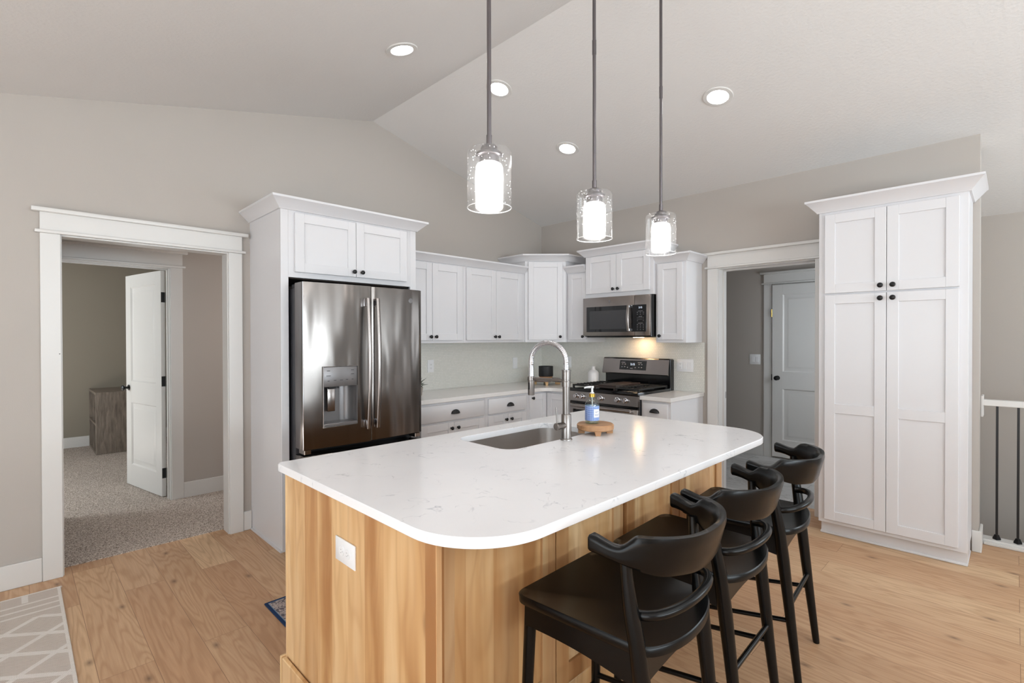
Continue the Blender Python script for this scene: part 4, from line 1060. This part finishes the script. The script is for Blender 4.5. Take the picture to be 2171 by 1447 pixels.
# outlet and switch plates
def plate(F, a, b, c, wd, h, kinds, label, cat, name, group=None, gap_=.046):
    t = thing(name, label, cat, F.P(a, b, c), group)
    MB().box(a - wd / 2, a + wd / 2, b + .0004, b + .006, c - h / 2, c + h / 2, .0022, 2, F).build('cover_plate', M['plastic'], t)
    n = len(kinds)
    for i, k in enumerate(kinds):
        ac = a + (i - (n - 1) / 2) * gap_
        if k == 'o':
            mb = MB(); mb.box(ac - .0165, ac + .0165, b + .0055, b + .0085, c - .033, c + .033, .0015, 1, F); so = mb.build('socket', M['plastic'], t)
            mb = MB()
            for zc_ in (c + .016, c - .018):
                for da in (-.006, .006): mb.box(ac + da - .001, ac + da + .001, b + .0083, b + .0089, zc_ - .0045, zc_ + .0045, 0, 1, F)
                mb.box(ac - .002, ac + .002, b + .0083, b + .0089, zc_ - .011, zc_ - .008, 0, 1, F)
            mb.build('socket_slots', M['slot'], so)
        elif k == 'd':   # round duplex outlet
            for zc_ in (c + .0195, c - .0195):
                mb = MB(); mb.prism([(ac + .0165 * math.cos(2 * PI * q / 20), zc_ + max(-.0135, min(.0135, .0165 * math.sin(2 * PI * q / 20)))) for q in range(20)], 0, .003, Frame((0, 0, 0), (1, 0, 0), (0, 1, 0)))
                for v in mb.bm.verts: v.co = F.P(v.co.x, b + .0055 + v.co.z, v.co.y)
                so = mb.build('socket', M['plastic'], t)
                mb = MB()
                for da in (-.0055, .0055): mb.box(ac + da - .0009, ac + da + .0009, b + .0083, b + .0089, zc_ - .001, zc_ + .006, 0, 1, F)
                mb.box(ac - .002, ac + .002, b + .0083, b + .0089, zc_ - .009, zc_ - .006, 0, 1, F)
                mb.build('socket_slots', plain('pale_slot', (150, 150, 150), .6), so)
        else:
            mb = MB(); mb.box(ac - .0165, ac + .0165, b + .0055, b + .009, c - .033, c + .033, .0015, 1, F); mb.build('rocker_switch', M['plastic'], t)
    return t
plate(Frame((BX0 + .004, 0, 0), (0, -1, 0), (-1, 0, 0)), 2.459, 0, .709, .137, .080, [], 'white electrical outlet plate on the alder island end', 'outlet', 'island_outlet')
io = [o for o in bpy.data.objects if o.name.startswith('island_outlet')][0]
Fi = Frame((BX0 + .004, 0, 0), (0, -1, 0), (-1, 0, 0))
for da in (-.0205, .0205):
    mb = MB()
    for q in range(1): mb.lathe([(.0165, 0), (.0165, .003), (0, .003)], Fi.P(2.459 + da, .0055, .709), Fi.n, 24)
    so = mb.build('socket', M['plastic'], io)
    mb = MB()
    for dz in (-.0055, .0055): mb.box(2.459 + da - .006, 2.459 + da + .001, .0083, .0089, .709 + dz - .0009, .709 + dz + .0009, 0, 1, Fi)
    mb.box(2.459 + da + .006, 2.459 + da + .009, .0083, .0089, .707, .711, 0, 1, Fi)
    mb.build('socket_slots', plain('pale_slot', (170, 170, 170), .6), so)
FT = Frame((0, -.008, 0), (1, 0, 0), (0, -1, 0)); FTB = Frame((-.008, 0, 0), (0, -1, 0), (-1, 0, 0))
plate(FT, -1.634, 0, 1.148, .074, .120, ['o'], 'white outlet on the backsplash beside the refrigerator', 'outlet', 'wall_outlet')
plate(FT, -.466, 0, 1.135, .074, .125, ['s'], 'white switch plate on the backsplash under the second two door wall cabinet', 'switch', 'light_switch')
plate(FTB, .425, 0, 1.145, .074, .125, ['o'], 'white outlet on the backsplash behind the faucet neck, under the narrow wall cabinet', 'outlet', 'wall_outlet')
plate(FTB, 1.826, 0, 1.157, .165, .120, ['o', 's', 's'], 'white triple plate with an outlet and two switches between range and doorway', 'switch', 'light_switch')
plate(FM, 1.80, 0, 1.155, .125, .122, ['s', 's'], 'white double switch plate on the mudroom wall beside the door', 'switch', 'light_switch')

# ------------------------------------------------------------------ COUNTER OBJECTS
def riser(cx, cy, z, r, h, top_t, name, label, mat, legmat, group=None):
    t = thing(name, label, 'serving board', (cx, cy, z), group)
    MB().lathe([(r * .93, 0), (r, .006), (r, top_t - .006), (r - .006, top_t), (0, top_t)], (cx, cy, z + h - top_t), (0, 0, 1), 48).build('board', mat, t)
    for k in range(4):
        a = PI / 4 + .0 + k * PI / 2 + PI * 1.0
        F = Frame((cx, cy, 0), (math.cos(a + PI / 2), math.sin(a + PI / 2), 0), (math.cos(a), math.sin(a), 0))
        mb = MB(); b0, b1 = r * .60, r * .93
        mb.rings([[F.P(aa * s_, bb, zz) for aa, bb in ((-.017, b0), (.017, b0), (.017, b1), (-.017, b1))] for zz, s_ in ((z + .0005, .72), (z + h - top_t + .001, 1.0))]); mb.build('leg', legmat, t)
    return t
bx, by = -2.318, -2.452
riser(bx, by, IT, .0975, .052, .031, 'wooden_riser', 'round wooden riser holding the soap bottle on the island', M['board'], M['board'])
t = thing('soap_bottle', 'clear pump soap bottle with blue dotted label on the riser', 'bottle', (bx - .012, by + .012, IT + .052))
sx, sy, sz = bx - .012, by + .012, IT + .0522
MB().lathe([(0, 0), (.034, 0), (.0375, .004), (.0375, .098), (.036, .108), (.029, .120), (.018, .129), (.013, .133), (.013, .146), (0, .146)], (sx, sy, sz), (0, 0, 1), 36).build('bottle_body', M['clearglass'], t)
MB().lathe([(0, .003), (.033, .003), (.035, .006), (.035, .028), (0, .028)], (sx, sy, sz), (0, 0, 1), 32).build('liquid_soap', thin_glass('pale_soap', (.86, .92, .84), False, .03), t)
lb = MB().lathe([(.0379, .018), (.0379, .095)], (sx, sy, sz), (0, 0, 1), 48, cap=False).build('label', M['soaplabel'], t)
vd = Vector((CAM.x - sx, CAM.y - sy)).normalized(); va = math.atan2(vd.y, vd.x)
def arc(a0, a1, r, z0, z1, n=10):
    return [[(sx + r * math.cos(a0 + (a1 - a0) * k / n), sy + r * math.sin(a0 + (a1 - a0) * k / n), zz) for k in range(n + 1)] for zz in (z0, z1)]
MB().sheet(arc(va + .25, va + 1.25, .0383, sz + .036, sz + .079)).build('name_panel', M['paper'], lb)
mb = MB()
for zz, a0, a1 in ((.066, .42, .95), (.0595, .42, .8), (.050, .36, 1.05), (.045, .36, .95)): mb.sheet(arc(va + a0, va + a1, .0386, sz + zz, sz + zz + .0018))
mb.build('label_lettering', M['ink'], lb)
MB().lathe([(.0165, 0), (.0165, .016), (.0135, .018), (0, .018)], (sx, sy, sz + .141), (0, 0, 1), 28).build('collar', M['gold'], t)
mb = MB(); mb.lathe([(.011, 0), (.011, .006), (.006, .008), (.0055, .026), (.009, .033), (.0095, .038), (0, .039)], (sx, sy, sz + .158), (0, 0, 1), 20)
e1 = Vector((-.72, .69, 0)); p0 = Vector((sx, sy, sz + .193)); mb.tube([p0 - e1 * .008, p0 + e1 * .02, p0 + e1 * .036 - Vector((0, 0, .002)), p0 + e1 * .042 - Vector((0, 0, .006))], [.0062, .0055, .0045, .004], 10)
mb.build('pump', M['plastic'], t)
MB().tube([(sx, sy, sz + .145), (sx + .006, sy, sz + .01)], .0025, 8).build('dip_tube', M['plastic'], t)
# corner riser + black planter
cx, cy = -.385, -.405
riser(cx, cy, IT, .168, .060, .024, 'wooden_riser', 'dark wooden riser in the back corner of the worktop', M['walnut'], M['pineleg'])
t = thing('plant_pot', 'matte black pot with a bare clay base on the corner riser', 'pot', (cx, cy, IT + .06))
MB().lathe([(.076, .026), (.0795, .034), (.0795, .136), (.0765, .138), (.074, .136), (.074, .05), (0, .05)], (cx, cy, IT + .0605), (0, 0, 1), 40, cap=False).build('glazed_body', M['blackpot'], t)
MB().lathe([(0, 0), (.06, 0), (.068, .006), (.0765, .0262), (0, .0262)], (cx, cy, IT + .0605), (0, 0, 1), 40).build('clay_base', M['board'], t)
vx, vy = -.115, -.845
tag(MB().lathe([(0, 0), (.052, 0), (.058, .006), (.0585, .125), (.053, .142), (.038, .156), (.0235, .163), (.019, .170), (.0185, .198), (.0165, .2), (.014, .198), (.014, .14), (0, .14)], (vx, vy, IT + .0005), (0, 0, 1), 40).build('vase', M['ceramic']), 'white ceramic bottle vase standing on the worktop beside the range', 'vase')
# plant behind the refrigerator
t = thing('potted_plant', 'small spiky houseplant mostly hidden behind the refrigerator', 'plant', (-1.985, -.30, IT))
px_, py_ = -1.985, -.30
MB().lathe([(0, 0), (.04, 0), (.05, .075), (.045, .075), (.04, .06), (0, .06)], (px_, py_, IT + .0005), (0, 0, 1), 24).build('pot', M['terracotta'], t)
mb = MB()
for k in range(14):
    a = 2 * PI * k / 14; ln = .075 + .03 * ((k * 7) % 5) / 5; zt = .03 + .07 * ((k * 3) % 4) / 4
    mb.tube([(px_ + .01 * math.cos(a), py_ + .01 * math.sin(a), IT + .062), (px_ + ln * .5 * math.cos(a), py_ + ln * .5 * math.sin(a), IT + .075 + zt * .6), (px_ + ln * math.cos(a), py_ + ln * math.sin(a), IT + .07 + zt)], [.003, .0042, .0006], 6)
mb.build('leaves', M['leaf'], t)

# ------------------------------------------------------------------ PENDANTS + DOWNLIGHTS
def make_pendant():
    # local origin at the glass bottom centre
    t = thing('pendant_light', '', 'pendant lamp', (0, 0, 0), 'seeded glass pendants over the island'); H = .200; R = .0765
    th = .0025
    MB().lathe([(R, 0), (R, H - .012), (R - .005, H - .003), (R - .014, H), (.033, H), (.033, H - th), (R - .015, H - th), (R - th - .004, H - .005), (R - th, H - .013), (R - th, 0), (R, 0)], n=56, cap=False).build('outer_glass', M['seedglass'], t)
    MB().tube([((R - .001) * math.cos(2 * PI * k / 64), (R - .001) * math.sin(2 * PI * k / 64), .0005) for k in range(65)], .0017, 8).build('glass_rim', M['glassrim'], t)
    r = .0465
    MB().lathe([(r - .003, .030), (r, .030), (r, H - .062), (r - .004, H - .052), (r - .014, H - .046), (.028, H - .044), (.028, H - .047), (r - .016, H - .049), (r - .007, H - .056), (r - .003, H - .064), (r - .003, .030)], n=40, cap=False).build('inner_shade', M['bulb'], t)
    MB().lathe([(.0, H - .046), (.034, H - .046), (.034, H - .025), (.046, H - .022), (.046, H - .014), (.03, H - .006), (.03, H + .004), (.026, H + .012), (.011, H + .018), (.0, H + .018)], n=32).build('socket_cap', M['rodmetal'], t)
    MB().lathe([(0, .05), (.018, .052), (.026, .075), (.024, .10), (.014, .125), (.013, H - .046), (0, H - .046)], n=20).build('bulb', M['bulb'], t)
    return t, H
pd, H = make_pendant(); PEND = [pd, dup(pd), dup(pd)]
for k, (x, y, zb, lab) in enumerate([(-3.348, -2.75, 1.868, 'clear glass pendant hanging over the outlet end of the island'), (-2.738, -2.75, 1.846, 'clear glass pendant hanging between the two other island pendants'), (-2.165, -2.75, 1.850, 'clear glass pendant hanging over the pantry end of the island')]):
    o = PEND[k]
    o.location = (x, y, zb); o['label'] = lab
    zc_ = ceil_z(x)
    ORG[o.name] = Vector((0, 0, 0))
    top_ = zc_ - zb
    mb = MB(); mb.tube([(0, 0, H + .016), (0, 0, H + .35), (0, 0, top_ - .055)], .0075, 14); mb.lathe([(.0095, H + .014), (.0095, H + .05)], n=16); mb.lathe([(.009, -.03), (.009, .03)], (0, 0, H + .62), n=16); mb.build('stem', M['rodmetal'], o)
    mb = MB(); mb.lathe([(.012, top_ - .06), (.014, top_ - .04), (.06, top_ - .032), (.064, top_ - .02), (.064, top_ + .02)], n=32); mb.build('canopy', M['rodmetal'], o)
def downlight(x, y, lab):
    z = ceil_z(x); s_ = SR if x > RIDGE_X else -SL
    nrm = Vector((-s_, 0, -1)).normalized()
    t = thing('recessed_light', lab, 'ceiling light', (x, y, z), 'recessed ceiling lights')
    MB().lathe([(.098, -.002), (.098, .002), (.094, .006), (.070, .007), (.066, .003), (.066, -.002)], (x, y, z), nrm, 40, cap=False).build('trim_ring', M['trim'], t)
    MB().lathe([(.0665, .0), (.0665, .003), (0, .003)], (x, y, z), nrm, 40).build('lens', M['led'], t)
downlight(-2.788, -1.329, 'recessed light alone across the ridge from the other three')
downlight(-1.95, -1.323, 'recessed light just past the ridge, partly hidden by a pendant rod')
downlight(-1.123, -1.304, 'recessed light lowest on the slope, above the corner cabinet')
downlight(-1.124, -2.604, 'recessed light on the slope toward the tall pantry cabinet')

# ------------------------------------------------------------------ STOOLS
def make_stool():
    t = thing('counter_stool', '', 'stool', (0, 0, 0), 'black counter stools at the island')
    # seat: outline with dished top
    def outline(n=72):
        pts = []
        fw_, rw, yf, yr, yb, rr = .222, .205, .298, -.105, -.190, .045
        pts += [(-fw_ + rr - rr * math.cos(a), yf - rr + rr * math.sin(a)) for a in [PI / 2 * k / 6 for k in range(7)]]
        pts += [(fw_ - rr + rr * math.sin(a), yf - rr + rr * math.cos(a)) for a in [PI / 2 * k / 6 for k in range(7)]]
        for k in range(1, 6):
            s_ = k / 6; pts.append((fw_ + (rw - fw_) * s_, yf - rr + (yr - yf + rr) * s_))
        for k in range(0, 25):
            a = PI * k / 24; pts.append((rw * math.cos(a), yr + (yb - yr) * math.sin(a) ** .85))
        for k in range(5, 0, -1):
            s_ = k / 6; pts.append((-(fw_ + (rw - fw_) * s_), yf - rr + (yr - yf + rr) * s_))
        return pts
    ol = outline(); cx_, cy_ = 0, .05; zt = .628
    def sc_(f): return [(cx_ + (x - cx_) * f, cy_ + (y - cy_) * f) for x, y in ol]
    def edge_z(x, y): return .010 * (abs(x) / .22) ** 2 - .004
    rs = [[(x, y, zt - .030 + edge_z(x, y)) for x, y in sc_(.97)], [(x, y, zt - .026 + edge_z(x, y)) for x, y in sc_(.995)], [(x, y, zt - .005 + edge_z(x, y)) for x, y in sc_(1.0)], [(x, y, zt + edge_z(x, y)) for x, y in sc_(.982)]]
    for f in (.9, .75, .55, .35, .15): rs.append([(x, y, zt - .012 * (1 - f ** 2.2) + edge_z(x, y) * 1) for x, y in sc_(f)])
    MB().rings(rs).build('seat', M['stool'], t, angle=50)
    # aprons
    za, zb = .540, .600
    for sx_ in (-1, 1):
        mb = MB(); n = 12; rs = []
        for k in range(n + 1):
            s_ = k / n; y = .262 + (-.118 - .262) * s_; x = sx_ * (.196 - .012 * s_)
            low = .538 + .012 * math.sin(PI * s_) - .025 * s_
            rs.append([(x - .010, y, low), (x + .010, y, low), (x + .010, y, zb + .006), (x - .010, y, zb + .006)])
        mb.rings(rs); mb.build('side_apron', M['stool'], t)
    mb = MB(); mb.box(-.18, .18, .252, .272, .545, zb + .002, .002, 1); mb.build('front_apron', M['stool'], t)
    mb = MB(); rs = []
    for k in range(21):
        x = .186 - .372 * k / 20; low = .528 + .012 * math.sin(PI * k / 20)
        rs.append([(x, -.116, low), (x, -.136, low), (x, -.136, zb + .004), (x, -.116, zb + .004)])
    mb.rings(rs); mb.build('rear_apron', M['stool'], t)
    for sx_ in (-1, 1):
        MB().tube([(sx_ * .198, .283, 0), (sx_ * .197, .279, .012), (sx_ * .190, .268, .30), (sx_ * .182, .257, .602)], [.0125, .0138, .0175, .0195], 18).build('leg', M['stool'], t)
        P_ = [(sx_ * .192, -.190, 0), (sx_ * .1915, -.188, .012), (sx_ * .188, -.160, .25), (sx_ * .188, -.132, .50), (sx_ * .192, -.118, .62), (sx_ * .201, -.103, .72), (sx_ * .203, -.094, .79), (sx_ * .205, -.090, .853)]
        MB().tube(P_, [.0130, .0145, .0190, .0232, .0228, .0200, .0165, .0145], 20).build('leg', M['stool'], t)
    # stretchers
    for sx_ in (-1, 1):
        MB().tube([(sx_ * .1925, .272, .185), (sx_ * .188, -.160, .255)], .0095, 12).build('side_stretcher', M['stool'], t)
    MB().tube([(-.187, -.155, .315), (.187, -.155, .315)], .0095, 12).build('rear_stretcher', M['stool'], t)
    MB().tube([(-.194, .275, .150), (.194, .275, .150)], .012, 12).build('front_stretcher', M['stool'], t)
    # curved lower rail
    pts = [(.178 * math.cos(PI * k / 28), -.105 - .088 * math.sin(PI * k / 28) ** .8, .700 + .012 * math.sin(PI * k / 28)) for k in range(29)]
    MB().tube(pts, .0135, 14).build('curved_rail', M['stool'], t)
    # horned backrest band
    n = 96; rs = []
    for k in range(n + 1):
        s_ = math.sin((k / n * 2 - 1) * PI / 2)              # -1 left tip .. 1 right tip
        q_ = abs(s_)
        ph = s_ * PI * .5
        # plan: superellipse from tip to back
        x = .236 * math.copysign(abs(math.sin(ph)) ** .80, s_); y = -.222 * abs(math.cos(ph)) ** .92
        # horn: tips run a little straighter
        dx = (.236 * .80 * abs(math.sin(ph) + 1e-6) ** -.2 * math.cos(ph)); dy = .222 * .92 * math.copysign(abs(math.cos(ph) + 1e-6) ** -.08 * abs(math.sin(ph)), s_)
        tg = Vector((dx, dy, 0)).normalized(); nn = Vector((tg.y, -tg.x, 0))
        if nn.y > 0 and q_ < .5: nn = -nn
        if nn.x * s_ < 0 and q_ >= .5: nn = -nn
        # heights
        def sm(e0, e1, v): 
            u_ = max(0, min(1, (v - e0) / (e1 - e0))); return u_ * u_ * (3 - 2 * u_)
        bumpz = .918 - .006 * (1 - sm(0, .45, q_))
        hornz = .886 + .016 * sm(.80, 1.0, q_)
        ztop = bumpz + (hornz - bumpz) * sm(.62, .78, q_)
        zbot = .802 + .010 * sm(0, .4, q_) + .046 * sm(.35, 1.0, q_)
        tt = .013 + .005 * sm(.3, .8, q_)         # half thickness
        lean = .028 * (1 - sm(.2, .9, q_))
        e_ = 1.0
        if q_ > .98: e_ = math.sqrt(max(0.0, 1 - ((q_ - .98) / .0215) ** 2))
        zm = (ztop + zbot) / 2; hh = (ztop - zbot) / 2
        ring = []
        for (u_, v_) in ((-1, -.72), (-.65, -1), (.65, -1), (1, -.72), (1, -.2), (1, .35), (1, .72), (.62, 1), (-.62, 1), (-1, .72), (-1, .35), (-1, -.2)):
            off = u_ * tt * e_ + lean * (v_ * .5)
            ring.append((x + nn.x * off, y + nn.y * off, zm + v_ * hh * (e_ * .8 + .2)))
        rs.append(ring)
    MB().rings(rs).build('backrest', M['stool'], t, angle=60)
    return t
st0 = make_stool()
for k, (x, y, a, lab) in enumerate([(-3.188, -3.222, 1.5, 'black horned back counter stool beside the outlet end of the island'), (-2.65, -3.211, 1.9, 'black horned back counter stool standing between the two other stools'), (-2.078, -3.207, 4.6, 'black horned back counter stool at the end of the island facing the pantry cabinet')]):
    o = st0 if k == 0 else dup(st0)
    o.location = (x, y, 0); o.rotation_euler = (0, 0, math.radians(a)); o['label'] = lab

# ------------------------------------------------------------------ RUGS
mb = MB(); mb.prism([(-7.6, -4.9), (-4.337, -4.9), (-4.333, -.20), (-4.326, -.182), (-7.6, -.182)], .0005, .010, ch=.002)
tag(mb.build('area_rug', M['creamrug']), 'cream woven rug with raised geometric lines on the oak floor', 'rug')
mb = MB(); mb.prism(rrect(-3.575, -2.2, -1.86, -1.205, .004, 2), .0005, .007, ch=.0015)
tag(mb.build('runner_rug', M['bluerug']), 'navy bordered printed rug on the floor behind the island', 'rug')

# ------------------------------------------------------------------ BEDROOM BOOKCASE
t = thing('cube_bookcase', 'weathered grey wood cube bookcase against the bedroom wall', 'bookcase', (-3.45, 4.15, 0))
X0, X1, Y0, Y1, Hh = -3.815, -3.40, 3.84, 4.60, .765
mb = MB(); mb.box(X0, X1, Y0, Y0 + .03, .007, Hh, .002, 1); mb.build('side_panel', M['greywood'], t)
mb = MB(); mb.box(X0, X1, Y1 - .03, Y1, .007, Hh, .002, 1); mb.build('side_panel', M['greywood'], t)
mb = MB(); mb.box(X0, X1, Y0 + .03, Y1 - .03, Hh - .03, Hh - .0005, 0); mb.build('top_panel', M['greywood'], t)
mb = MB(); mb.box(X0, X1, Y0 + .03, Y1 - .03, .36, .385); mb.build('shelf', M['greywood'], t)
mb = MB(); mb.box(X0, X1, Y0 + .03, Y1 - .03, .007, .035); mb.build('bottom_panel', M['greywood'], t)
mb = MB(); mb.box(X0 + .004, X1, (Y0 + Y1) / 2 - .012, (Y0 + Y1) / 2 + .012, .035, Hh - .03); mb.build('divider', M['greywood'], t)
mb = MB(); mb.box(X1 - .012, X1 - .0005, Y0 + .03, Y1 - .03, .035, Hh - .03); mb.build('back_panel', M['paper'], t)

# ------------------------------------------------------------------ STAIR RAILING
t = thing('stair_railing', 'white stair railing with thin black metal balusters beside the pantry', 'railing', (.25, -4.6, 0))
MB().box(.225, .275, -6.2, -3.862, .948, .990, .003, 1).build('handrail', M['trim'], t)
MB().box(.18, .32, -3.876, -3.8625, .875, 1.018, .002, 1).build('wall_plate', M['trim'], t)
mb = MB(); mb.box(.205, .305, -6.2, -3.865, 0.0005, .035, .003, 1); mb.build('shoe_rail', M['trim'], t)
mb = MB(); mb.box(.190, .2045, -6.2, -3.88, 0.0005, .02, .004, 2); mb.build('shoe_moulding', M['trim'], t)
for k in range(12):
    y = -3.944 - .102 * k
    mb = MB(); mb.box(.2435, .2565, y - .0065, y + .0065, .034, .949, .001, 1); b = mb.build('baluster', M['black'], t)
    mb = MB(); mb.lathe([(.021, .035), (.021, .045), (.014, .06), (.012, .068)], (.25, y, 0), (0, 0, 1), 4); mb.build('baluster_shoe', M['black'], b)
